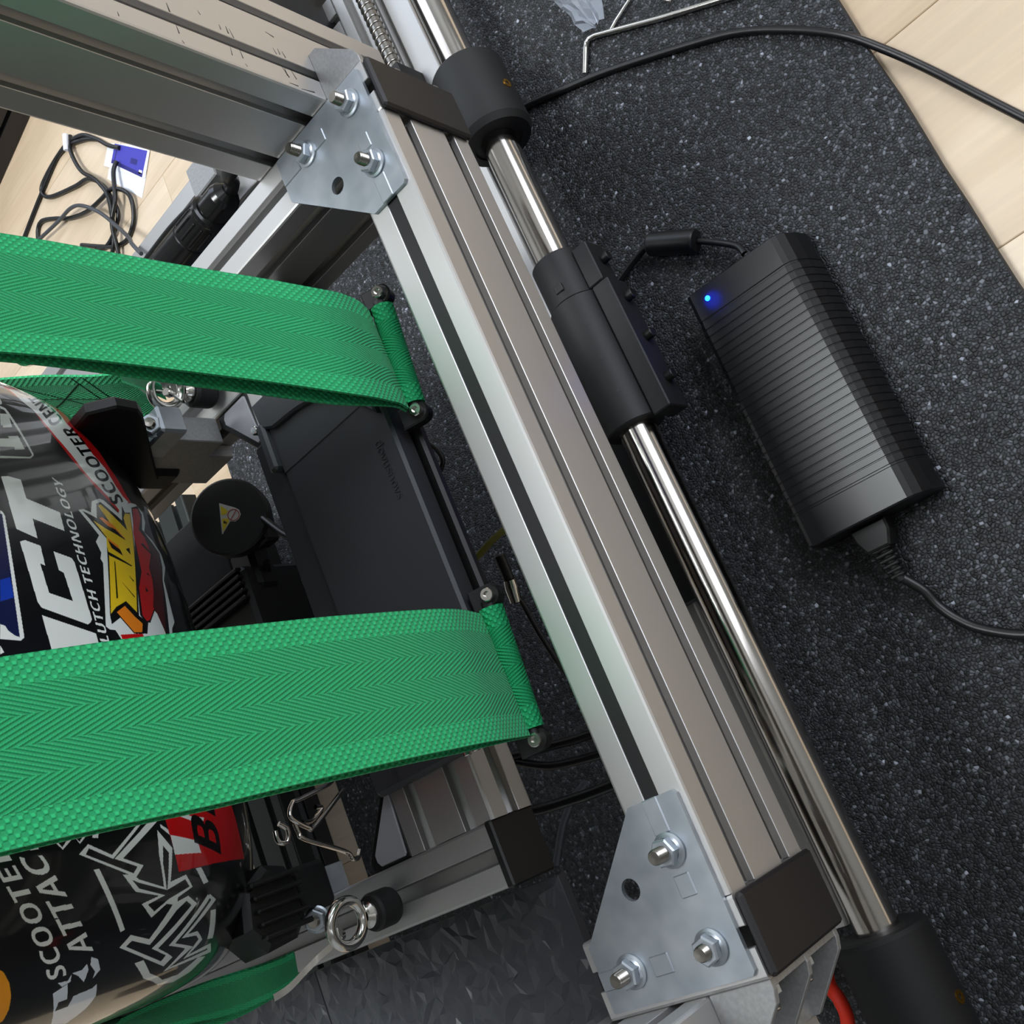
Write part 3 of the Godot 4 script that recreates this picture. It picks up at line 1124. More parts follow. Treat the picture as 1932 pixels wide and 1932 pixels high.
# ---------- harness straps and the tensioner ----------
func strap(label: String, rows: Array, roll: Array) -> void:
	var t := thing("harness_strap", label, "strap", v((rows[0][2] + rows[0][3]) / 2, rows[0][0], rows[0][1]), "wide green harness straps")
	var l := PackedVector3Array()
	var r := PackedVector3Array()
	for q in rows:
		l.append(v(q[2], q[0], q[1]))
		r.append(v(q[3], q[0], q[1]))
	l = hose(l, 4)
	r = hose(r, 4)
	var mb := MB.new()
	band(mb, l, r, 1.6)
	part(t, "webbing", mb, M.webbing)
	# the doubled-back layer behind, meeting the front one at the bar
	var l2 := PackedVector3Array()
	var r2 := PackedVector3Array()
	for i in l.size():
		var gap := 3.0 + 9.0 * smoothstep(0.0, 1.0, clampf((l[i].y - l[0].y) / 70.0, 0, 1)) - 6.0 * smoothstep(90.0, 230.0, l[i].y)
		l2.append(l[i] + v(0.3, -1.0, gap))
		r2.append(r[i] + v(0.3, -1.0, gap))
	mb = MB.new()
	band(mb, l2, r2, 1.6)
	part(t, "webbing", mb, M.webbing)
	# the turn round the bar
	mb = MB.new()
	var a := v(roll[0], roll[1], roll[2])
	var b := v(roll[3], roll[4], roll[5])
	var f := frame(b - a)
	for k in 40:
		var t0 := TAU * k / 40.0
		var t1 := TAU * (k + 1) / 40.0
		var d0 := f.x * cos(t0) + f.z * sin(t0)
		var d1 := f.x * cos(t1) + f.z * sin(t1)
		mb.quads([a + d0 * 7.6, a + d1 * 7.6, b + d1 * 7.6, b + d0 * 7.6], [d0, d1, d1, d0], [Vector2(0, k / 40.0 * 0.62), Vector2(0, (k + 1) / 40.0 * 0.62), Vector2(1, (k + 1) / 40.0 * 0.62), Vector2(1, k / 40.0 * 0.62)])
		for e in 2:
			var c := b if e else a
			var m := f.y * (1.0 if e else -1.0)
			mb.quad(c + d0 * 6.2, c + d1 * 6.2, c + d1 * 7.6, c + d0 * 7.6, m)
	part(t, "bar_wrap", mb, M.webbing_roll)


func build_belts() -> void:
	strap("wide green harness strap crossing the upper half of the photo to the tensioner", [[-20.0, 86.0, 84.5, 158.5], [-10.0, 82.2, 82.0, 158.2], [0.0, 80.0, 81.5, 158.6], [10.0, 77.6, 82.4, 159.4], [20.0, 76.4, 83.4, 159.5], [35.0, 77.4, 82.6, 158.0], [60.0, 85.7, 75.2, 150.2], [84.0, 94.0, 68.6, 142.8], [110.0, 101.6, 62.4, 136.3], [138.0, 109.0, 55.9, 130.0], [165.0, 114.2, 51.4, 125.8], [191.0, 119.0, 48.0, 122.6], [225.0, 123.4, 46.0, 120.8], [260.0, 128.0, 45.0, 120.0], [320.0, 132.0, 44.0, 119.0]], [84.5, -28.0, 80.5, 154.5, -28.0, 87.0])
	strap("wide green harness strap crossing the lower half of the photo to the tensioner", [[-20.0, 94.5, 295.5, 371.4], [-10.0, 91.3, 294.8, 371.4], [0.0, 88.0, 294.3, 371.3], [10.0, 84.5, 294.4, 371.3], [20.0, 81.2, 294.8, 371.2], [35.0, 78.6, 294.7, 370.7], [60.0, 76.2, 294.5, 369.9], [84.0, 75.4, 293.9, 368.8], [110.0, 76.0, 292.7, 367.7], [138.0, 78.4, 291.4, 366.3], [165.0, 81.4, 290.0, 365.1], [191.0, 85.3, 288.4, 363.8], [215.0, 89.0, 287.2, 361.9], [250.0, 96.0, 285.6, 358.9], [320.0, 108.0, 283.6, 355.0]], [293.5, -28.0, 91.5, 367.5, -28.0, 97.5])
	# tensioner
	var t := thing("belt_tensioner", "flat black housing with faint raised lettering between the two green straps", "tensioner", v(190, -36, 160))
	var mb := MB.new()
	ext(mb, p2([96, 212, 362, 208, 362, 112, 352, 104, 108, 104, 96, 112]), v(0, -36, 0), Vector3.RIGHT, Vector3.BACK, v(0, 16, 0), 2.0)
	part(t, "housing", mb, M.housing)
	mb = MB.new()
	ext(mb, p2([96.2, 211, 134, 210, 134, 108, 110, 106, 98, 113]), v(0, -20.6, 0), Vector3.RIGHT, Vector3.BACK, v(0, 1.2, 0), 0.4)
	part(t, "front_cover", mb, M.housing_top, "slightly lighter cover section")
	var arc := PackedVector2Array([Vector2(76, 216), Vector2(76, 108)])
	for k in 13:
		var f := k / 12.0
		arc.append(Vector2(148 - 46 * f - 20.0 * sin(PI * f) * (1.0 - 0.4 * f), lerpf(108, 202, f)))
	arc.append(Vector2(96, 214))
	mb = MB.new()
	ext(mb, arc, v(0, -35, 0), Vector3.RIGHT, Vector3.BACK, v(0, 20, 0), 1.5)
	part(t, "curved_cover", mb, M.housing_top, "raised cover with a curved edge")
	mb = MB.new()
	bx(mb, v(92, -30, 210), v(130, -14, 219), 2)
	part(t, "corner_lug", mb, M.housing_top)
	mb = MB.new()
	bx(mb, v(96, -36.6, 208), v(362, -26, 241), 3.0)
	part(t, "side_flange", mb, M.housing)
	for z in [138.0, 146.0]:
		mb = MB.new()
		cyl(mb, v(361, -22, z), v(365, -22, z), 2.6, 14, 0.4)
		part(t, "side_screw", mb, M.bright_steel)
	mb = MB.new()
	cyl(mb, v(94, -27, 219), v(94, -13, 219), 3.4, 16, 0.6)
	part(t, "cap_screw", mb, M.bright_steel)
	mb = MB.new()
	bx(mb, v(150, -44, 98), v(330, -36.2, 130), 2)
	part(t, "base_plate", mb, M.black_plastic)
	mb = MB.new()
	text_mesh(mb, "dovusnovs", v(162, -20.0, 122.5), v(0.995, 0, -0.02), v(0, 0, -1), 7.0, 0.5)
	part(t, "raised_lettering", mb, M.housing)
	# swinging arms that carry the strap bars
	for q in [[77.0, 79.5], [161.0, 87.5], [287.0, 90.5], [374.5, 98.5]]:
		mb = MB.new()
		var o := v(q[0], -34, q[1])
		var up := v(0, 0.93, -0.36).normalized()
		var out := Vector3.RIGHT.cross(up)
		if out.z < 0:
			out = -out
		var pl := PackedVector2Array()
		for k in 13:
			pl.append(Vector2.from_angle(PI + PI * k / 12.0) * 7.0)
		pl.append_array([Vector2(7, 13), Vector2(-7, 13)])
		ext(mb, pl, o, Vector3.RIGHT, out, up * 9.0, 1.0, false)
		var arm := part(t, "arm", mb, M.black_plastic)
		mb = MB.new()
		lathe(mb, [Vector2(0, 0), Vector2(4.0, 0), Vector2(4.2, 0.5), Vector2(4.2, 4.0), Vector2(3.7, 4.6), Vector2(2.0, 4.6), Vector2(2.0, 2.4), Vector2(0, 2.4)], o + up * 9.0, up, 22)
		part(arm, "socket_screw", mb, M.bright_steel)
	for q in [[84.5, -28.0, 80.5, 154.5, -28.0, 87.0], [293.5, -28.0, 91.5, 367.5, -28.0, 97.5]]:
		mb = MB.new()
		var a := v(q[0] - 4, q[1], q[2])
		var b := v(q[3] + 4, q[4], q[5])
		cyl(mb, a, b, 5.5, 20)
		part(t, "strap_bar", mb, M.black_plastic)
	# lap straps low beside the seat
	t = thing("lap_strap", "green lap strap with dark box stitching behind the seat's upper edge", "strap", v(20, -10, 320), "lap straps beside the seat")
	mb = MB.new()
	var l := hose(p3([14, 40, 276, 8, 52, 290, -4, 74, 312, -14, 96, 335, -22, 122, 356, -30, 160, 380, -36, 210, 400]), 4)
	var r := PackedVector3Array()
	for i in l.size():
		r.append(l[i] + v(14.0, -52.0, 24.0) + v(6, -6, 0) * sin(i * 0.25))
	band(mb, l, r, 1.8)
	part(t, "webbing", mb, M.webbing)
	var st := MB.new()
	var n := l.size()
	for q in [[5, 0.05, 5, 0.95], [6, 0.05, 6, 0.95], [13, 0.05, 13, 0.95], [14, 0.05, 14, 0.95], [6, 0.05, 13, 0.95], [6, 0.95, 13, 0.05], [6, 0.5, 13, 0.5]]:
		var a := l[q[0]].lerp(r[q[0]], q[1])
		var b := l[q[2]].lerp(r[q[2]], q[3])
		var pts := PackedVector3Array()
		for k in 9:
			var i0 := int(lerpf(q[0], q[2], k / 8.0))
			pts.append(l[i0].lerp(r[i0], lerpf(q[1], q[3], k / 8.0)) + v(0.6, 1.0, -0.9))
		tube(st, pts, 0.55, 5)
	part(t, "stitching", st, M.stitch, "dark green box stitching")
	mb = MB.new()
	var fold := hose(p3([12, 42, 270, 20, 30, 266, 26, 12, 268]), 4)
	var fold2 := PackedVector3Array()
	for q in fold:
		fold2.append(q + v(6, -8, 10))
	band(mb, fold, fold2, 1.8)
	part(t, "folded_end", mb, M.webbing)
	t = thing("lap_strap", "twisted green lap strap running to the eye bolt beside the black facetted panel", "strap", v(440, -20, 350), "lap straps beside the seat")
	mb = MB.new()
	l = hose(p3([430, 8, 326, 429, 26, 332, 427, 46, 338, 425, 66, 342, 424, 96, 350, 426, 135, 360, 430, 200, 380]), 4)
	r = hose(p3([446, 8, 330, 449, 22, 346, 449, 38, 354, 447, 58, 352, 442, 84, 352, 438, 122, 362, 436, 190, 384]), 4)
	band(mb, l, r, 2.4)
	part(t, "webbing", mb, M.webbing)
	mb = MB.new()
	l = hose(p3([429, 10, 324, 430, 30, 344, 430, 52, 352, 428, 74, 352, 428, 102, 360, 430, 140, 370]), 4)
	r = hose(p3([448, 6, 333, 452, 26, 362, 452, 46, 366, 450, 66, 362, 446, 96, 362, 442, 130, 372]), 4)
	band(mb, l, r, 2.4)
	part(t, "webbing", mb, M.webbing)
	# snap hooks at the eye bolts
	hook("flat steel snap hook joining the lower eye bolt to the twisted strap", p3([426, 8, 277, 429, -2, 286, 432, -4, 298, 436, 2, 310, 440, 8, 318, 446, 16, 330, 448, 24, 338]), v(4.5, 0, 1))
	hook("steel ring clip hanging in the upper eye bolt", p3([36, 22, 262, 40, 14, 258, 42, 4, 262, 38, -4, 270, 30, -2, 274, 26, 6, 268]), v(1.2, 1.0, 0))
	t = thing("strap_buckle", "rounded chrome buckle end under the upper strap at the left edge of the photo", "buckle", v(-25, 76, 322))
	mb = MB.new()
	lathe(mb, [Vector2(0, 0), Vector2(7, 0.5), Vector2(9, 3), Vector2(9, 7), Vector2(6, 10), Vector2(0, 11)], v(-26, 76, 318), v(0.3, 0.8, -0.5), 24)
	part(t, "stud", mb, M.chrome)


func hook(label: String, a: PackedVector3Array, wide: Vector3) -> void:
	var t := thing("snap_hook", label, "hook", a[0])
	var mb := MB.new()
	var l := hose(a, 4)
	var r := PackedVector3Array()
	for q in l:
		r.append(q + wide)
	band(mb, l, r, 2.2, 75.0, 2)
	part(t, "body", mb, M.bright_steel)
	mb = MB.new()
	cyl(mb, a[1] + wide * 0.5, a[1] + wide * 0.5 + v(0, 5, -2), 3.2, 14, 0.5)
	part(t, "rivet", mb, M.bright_steel)


# ---------- the seat ----------
func seat_point(t: float, s: float) -> Vector3:
	# t from -1 to 1 across the back, s millimetres down along it from 300 high
	var tl := 0.437
	var r := 266.263
	var th := atan(tl)
	var cy := -40.56 + r
	var y_a := cy - r * sin(th)
	var z_a := 153.273 + (300.0 - y_a) * tl
	var cz := z_a + r * cos(th)
	var l1 := (300.0 - y_a) / cos(th)
	var l2 := r * (PI / 2 - th)
	var ang := th + clampf((s - l1) / r, 0.0, PI / 2 - th)
	var y := 300.0 - s * cos(th)
	var z := 153.273 + s * sin(th)
	if s >= l1:
		y = cy - r * sin(ang)
		z = cz - r * cos(ang) + maxf(0.0, s - l1 - l2)
	var u := signf(t) * pow(absf(t), 1.8005)
	var ph := u * PI / 2
	var x := 224.0 + 199.851 * signf(u) * pow(absf(sin(ph)), 2.0 / 3.601)
	var d := 104.163 * (1.0 - pow(absf(cos(ph)), 2.0 / 3.601))
	return v(x, y + sin(ang) * d, z + cos(ang) * d)


func build_seat() -> void:
	seat_img = Image.create(SEAT_W, SEAT_W, false, Image.FORMAT_RGB8)
	seat_img.fill(Color(0.035, 0.038, 0.042))
	stickers()
	M.seat_shell.albedo_texture = ImageTexture.create_from_image(seat_img)
	M.seat_shell.texture_repeat = false
	var t := thing("racing_seat", "glossy black moulded seat back covered with stickers at the left edge of the photo", "seat", v(224, -41, 420))
	var mb := MB.new()
	var nt := 72
	var ns := 96
	var pts := []
	var nor := []
	for j in ns + 1:
		var row := []
		var nrow := []
		for i in nt + 1:
			var tt := -1.0 + 2.0 * i / nt
			var s := lerpf(-120.0, 900.0, float(j) / ns)
			row.append(seat_point(tt, s))
			var e := 0.004
			var da := seat_point(minf(tt + e, 1.0), s) - seat_point(maxf(tt - e, -1.0), s)
			var db := seat_point(tt, s + 1.0) - seat_point(tt, s - 1.0)
			var m := da.cross(db).normalized()
			if m.dot(v(0, 0.2, -1)) < 0 and absf(tt) < 0.8 and s < 300:
				m = -m
			nrow.append(m)
		pts.append(row)
		nor.append(nrow)
	var flip := 1.0
	if nor[10][nt / 2].z > 0:
		flip = -1.0
	for j in ns:
		for i in nt:
			var uv := []
			for q in [[i, j], [i + 1, j], [i + 1, j + 1], [i, j + 1]]:
				var tt: float = -1.0 + 2.0 * q[0] / nt
				var s := lerpf(-120.0, 900.0, float(q[1]) / ns)
				uv.append(Vector2(0.5 - 0.5 * tt, (s + 40.0) / 480.0))
			mb.quads([pts[j][i], pts[j][i + 1], pts[j + 1][i + 1], pts[j + 1][i]], [nor[j][i] * flip, nor[j][i + 1] * flip, nor[j + 1][i + 1] * flip, nor[j + 1][i] * flip], uv)
	part(t, "shell", mb, M.seat_shell, "black shell with sponsor stickers")
	mb = MB.new()
	for e in [0, nt]:
		var line := PackedVector3Array()
		for j in range(0, ns + 1, 3):
			line.append(pts[j][e])
		tube(mb, line, 3.0, 10)
	part(t, "rolled_edge", mb, M.gloss_black)


# ---------- things lying on the mat and the floor ----------
func build_floor_things() -> void:
	# power brick, long side nearly along x
	var t := thing("power_adapter", "long black finned power adapter with a lit blue lamp lying on the rubber mat", "power adapter", v(212, MAT_Y, -56))
	var o := v(108, MAT_Y, -17)
	var ux := v(209, 0, 4.5).normalized()
	var uz := v(2.5, 0, -82).normalized()
	var len_ := 209.5
	var wid := 81.5
	var hi := 40.0
	var mb := MB.new()
	var sect := func(grow: float) -> PackedVector2Array:
		# across (uz) and up; the long edge away from the rig is rounded
		return PackedVector2Array([Vector2(-4 - grow, 8), Vector2(-2 - grow, 1), Vector2(2, 0), Vector2(wid + 3, 0), Vector2(wid + 8 + grow, 2), Vector2(wid + 9 + grow, 10), Vector2(wid + 6 + grow, 24), Vector2(wid + 2 + grow, 34), Vector2(wid - 2, hi - 1.5 + grow), Vector2(wid - 6, hi + grow), Vector2(3, hi + grow), Vector2(0, hi - 1.5 + grow), Vector2(-3 - grow, 26)])
	ext(mb, sect.call(0.0), o, uz, Vector3.UP, ux * len_, 1.5)
	part(t, "case", mb, M.brick_plastic)
	for e in [[0.0, 24.0], [185.0, 24.5]]:
		mb = MB.new()
		ext(mb, sect.call(0.6), o + ux * (e[0] - 0.2), uz, Vector3.UP, ux * e[1], 0.8)
		part(t, "end_cover", mb, M.brick_plastic, "smooth end section")
	for k in 26:
		mb = MB.new()
		ext(mb, sect.call(0.6), o + ux * (25.0 + k * 6.13), uz, Vector3.UP, ux * 5.45, 0.35)
		part(t, "fin", mb, M.brick_plastic)
	mb = MB.new()
	lathe(mb, [Vector2(2.0, 0), Vector2(2.0, 0.6), Vector2(1.4, 1.4), Vector2(0, 1.7)], o + ux * 10.5 + uz * 15 + v(0, hi + 0.7, 0), Vector3.UP, 20)
	part(t, "lamp", mb, M.led, "lit blue lamp")
	var lamp := OmniLight3D.new()
	lamp.name = "lamp_light"
	t.add_child(lamp)
	lamp.position = (o + ux * 10.5 + uz * 15 + v(0, hi + 4.5, 0) - Vector3(t.get_meta("base"))) * K
	lamp.light_color = Color(0.05, 0.2, 1.0)
	lamp.light_energy = 0.0003
	lamp.light_size = 0.002
	lamp.omni_range = 4.0
	lamp.omni_attenuation = 2.0
	lamp.shadow_enabled = true
	mb = MB.new()
	var ss := o + uz * 47 + v(0, 14, 0)
	lathe(mb, [Vector2(0, 0), Vector2(5, 0), Vector2(5, 2), Vector2(3.6, 2), Vector2(3.6, 3.4), Vector2(4.7, 3.4), Vector2(4.7, 5.2), Vector2(3.5, 5.2), Vector2(3.5, 6.8), Vector2(4.4, 6.8), Vector2(4.4, 8.6), Vector2(3.4, 8.6), Vector2(3.4, 10.2), Vector2(4.1, 10.2), Vector2(4.1, 12), Vector2(2.8, 13)], ss, -ux + v(0, -0.25, 0), 18)
	part(t, "strain_relief", mb, M.cable_black)
	t = thing("output_lead", "thin black lead with a ferrite cylinder leaving the power adapter towards the rod", "cable", v(60, MAT_Y, 0))
	mb = MB.new()
	tube(mb, hose(p3([96, -276.5, -63, 86, -279, -60, 72, -281, -47, 59, -281, -32, 47, -281, -14, 36, -282, 3, 36, -285, 20, 42, -286.5, 44, 52, -286.5, 78]), 6), 2.7)
	part(t, "lead", mb, M.cable_black)
	mb = MB.new()
	var fa := v(60.5, -279.5, -34)
	var fb := v(36.5, -279.5, 1.5)
	lathe(mb, [Vector2(2.6, -1), Vector2(8.5, 0), Vector2(9.6, 1.2), Vector2(9.6, 41), Vector2(8.5, 42.5), Vector2(2.6, 43)], fa, fb - fa, 30)
	part(t, "ferrite", mb, M.cable_black, "black ferrite cylinder")
	t = thing("mains_lead", "black mains lead with a moulded plug entering the lower end of the power adapter", "cable", v(370, MAT_Y, -60))
	var po := o + ux * (len_ + 0.5) + uz * 37 + v(0, 14, 0)
	mb = MB.new()
	ext(mb, p2([-13.5, 0, 13.5, 0, 12.8, 9, 8.5, 19, -8.5, 19, -12.8, 9]), po + v(0, -8, 0), uz, ux, v(0, 17, 0), 1.5)
	part(t, "plug", mb, M.black_plastic)
	mb = MB.new()
	for k in 6:
		var a := po + ux * (19.2 + k * 4.0) + v(0, -k * 0.7, 0)
		bx(mb, a + v(-1.3, -6 + k * 0.3, -7 + k * 0.4), a + v(1.3, 6 - k * 0.3, 7 - k * 0.4), 0.8)
	cyl(mb, po + ux * 18, po + ux * 43 + v(0, -4, 0), 4.0, 16)
	part(t, "strain_relief", mb, M.black_plastic)
	mb = MB.new()
	var pe := po + ux * 40 + v(0, -4, 0)
	tube(mb, hose(PackedVector3Array([pe, v(374, -284, -57), v(387, -286, -60), v(400, -286.4, -66.5), v(413, -286.4, -78), v(427, -286.4, -100), v(436, -286.4, -130), v(436, -287, -190), v(430, -296, -215), v(420, -296.4, -300)]), 6), 3.5, 12)
	part(t, "lead", mb, M.cable_black)
	mb = MB.new()
	tube(mb, hose(p3([-190, -286, 130, -170, -286.5, 80, -155, -287, 49, -139, -287, 11, -118, -287, -35, -82, -287, -101, -58, -287, -139, -28, -287, -171, 2, -286.5, -196, 28, -292, -212, 60, -296.6, -228, 100, -297, -245, 140, -297, -262, 230, -297, -300, 330, -297, -330]), 6), 3.1, 12)
	single("long_cable", mb, M.cable_black, "long black cable curving across the top of the mat and onto the wooden floor", "cable")
	# allen keys
	for q in [["bent steel hex key on the mat, its short leg pointing at the long cable", p3([-134, -287, -14.5, -152, -287, -25.5, -155.5, -287, -28.5, -156.3, -287, -32.5, -154, -287, -38, -119, -287, -93, -84, -287, -152]), 2.6], ["thin bright steel key beside the plastic bag at the top edge", p3([-146, -287, -50, -150, -287, -60, -160, -287, -96, -172, -287, -130]), 1.7], ["short steel key seen at the top edge right of the plastic bag", p3([-124, -287, -106, -132, -287, -100, -160, -287, -118]), 1.7]]:
		mb = MB.new()
		tube(mb, q[1], q[2], 6)
		single("hex_key", mb, M.bright_steel, q[0], "hex key", "loose hex keys")
	# bag
	mb = MB.new()
	var rng := RandomNumberGenerator.new()
	rng.seed = 8
	var grid := []
	for j in 13:
		var row := []
		for i in 9:
			var c := v(-158, 0, -44).lerp(v(-262, 0, -42), j / 12.0)
			var half := lerpf(7.0, 34.0, pow(j / 12.0, 0.7))
			var f := i / 8.0 * 2.0 - 1.0
			row.append(v(c.x + rng.randf_range(-3, 3), MAT_Y + 1.5 + 11.0 * (1.0 - f * f) * (0.4 + 0.6 * sin(j * 0.4)) + rng.randf_range(0, 5), c.z + f * half + rng.randf_range(-2, 2)))
		grid.append(row)
	for j in 12:
		for i in 8:
			var q := [grid[j][i], grid[j][i + 1], grid[j + 1][i + 1], grid[j + 1][i]]
			for w in [[0, 1, 2], [0, 2, 3]]:
				var m: Vector3 = (q[w[1]] - q[w[0]]).cross(q[w[2]] - q[w[0]]).normalized()
				if m.y < 0:
					m = -m
				mb.tri(q[w[0]], q[w[1]], q[w[2]], m, m, m)
	single("plastic_bag", mb, M.clear_bag, "crumpled clear plastic bag on the mat at the top edge of the photo", "plastic bag")
	# coil of cables on the far floor
	var lines := {
		"thick black cable looping down the left of the cable tangle": [-650, -297, 880, -676, -297, 793, -690, -297, 724, -671, -295, 669, -641, -296, 640, -612, -297, 620, -590, -297, 600],
		"black cable making the large lower loop of the cable tangle": [-640, -297, 640, -660, -296, 664, -684, -296, 706, -690, -297, 745, -682, -296, 788, -666, -296, 790, -648, -296, 769, -620, -296, 714, -603, -294, 679, -569, -292, 651, -539, -290, 640, -511, -292, 639, -500, -295, 662, -498, -297, 690, -510, -297, 715, -530, -297, 760],
		"black cable with a white tie running through the middle of the cable tangle": [-690, -296, 690, -669, -292, 694, -640, -291, 690, -614, -290, 680, -590, -288, 662, -566, -286, 648, -535, -285, 639, -492, -288, 655, -474, -292, 680, -480, -296, 720, -500, -297, 760],
		"black cable making the small narrow loop near the green strap": [-600, -297, 840, -622, -297, 838, -638, -297, 829, -638, -296, 812, -618, -296, 782, -591, -296, 747, -565, -293, 701, -552, -290, 661, -544, -289, 630, -515, -292, 606, -487, -296, 617, -474, -297, 643, -484, -297, 672, -505, -297, 700, -540, -297, 742],
		"straight black cable lying over the tangle from the leaflet downwards": [-575, -294, 610, -563, -290, 619, -524, -286, 628, -502, -286, 650, -470, -292, 664, -440, -297, 680],
	}
	for k in lines:
		mb = MB.new()
		tube(mb, hose(p3(lines[k]), 6), 3.0, 10)
		single("coiled_cable", mb, M.cable_black, k, "cable", "black cables tangled on the far floor")
	mb = MB.new()
	tube(mb, hose(p3([-612, -290, 823, -598, -289, 765, -588, -286, 726, -566, -282, 694, -525, -280, 659, -474, -274, 626, -430, -262, 596, -400, -246, 574, -370, -240, 556]), 6), 2.6, 10)
	single("grey_cable", mb, M.cable_grey, "grey cable arching over the black tangle to the black connector", "cable")
	mb = MB.new()
	cyl(mb, v(-668, -288.5, 698), v(-690, -289, 690), 4.0, 12, 0.5)
	single("cable_tie", mb, M.paper, "small white tie on a black cable beside the leaflet", "cable tie")
	# leaflet
	t = thing("leaflet", "white leaflet with a blue printed box lying on the far floor under the post", "leaflet", v(-555, FLOOR_Y, 595))
	mb = MB.new()
	var lay := func(poly: Array, h: float, thick: float, called: String, m: Material) -> void:
		var q := MB.new()
		ext(q, p2(poly), v(0, FLOOR_Y + h, 0), Vector3.RIGHT, Vector3.BACK, v(0, thick, 0))
		part(t, called, q, m)
	lay.call([-587, 637, -578, 647, -501, 593, -517, 574, -545, 552, -560, 560], 0.2, 0.5, "back_sheet", M.paper)
	lay.call([-617, 621, -598, 644, -521, 579, -518, 573, -541, 548, -567, 567], 1.0, 0.5, "front_sheet", M.paper)
	lay.call([-605, 608, -589, 628, -523, 579, -544, 552], 1.5, 0.08, "blue_print", M.print_blue)
	lay.call([-592, 624, -589, 628, -523, 579, -526, 575], 1.58, 0.05, "navy_print", M.print_navy)
	lay.call([-600, 604, -584, 624, -582, 622, -598, 602], 1.58, 0.05, "navy_print", M.print_navy)
	lay.call([-562, 586, -549, 575, -545, 581, -558, 592], 1.58, 0.05, "navy_print", M.print_navy)
	lay.call([-536, 579, -530, 574, -527, 577, -533, 583], 1.58, 0.05, "seal_print", M.paper)
	mb = MB.new()
	text_mesh(mb, "NORD", v(-581, FLOOR_Y + 1.58, 621), v(-0.6, 0, -0.8), v(0.8, 0, -0.6), 9.0, 0.06)
	part(t, "lettering", mb, M.paper, "pale printed letters")
	# black profile at the far left
	t = thing("black_profile", "black ribbed profile standing on the floor at the far left edge", "aluminium profile", v(-860, FLOOR_Y, 830))
	mb = MB.new()
	ext(mb, profile(60, 60, [15, 30, 45], [30], 3.0), v(-872, FLOOR_Y, 700), Vector3.RIGHT, Vector3.UP, v(0, 0, 0) + v(60, 0, 320).normalized() * 330.0)
	part(t, "profile", mb, M.cap_black)


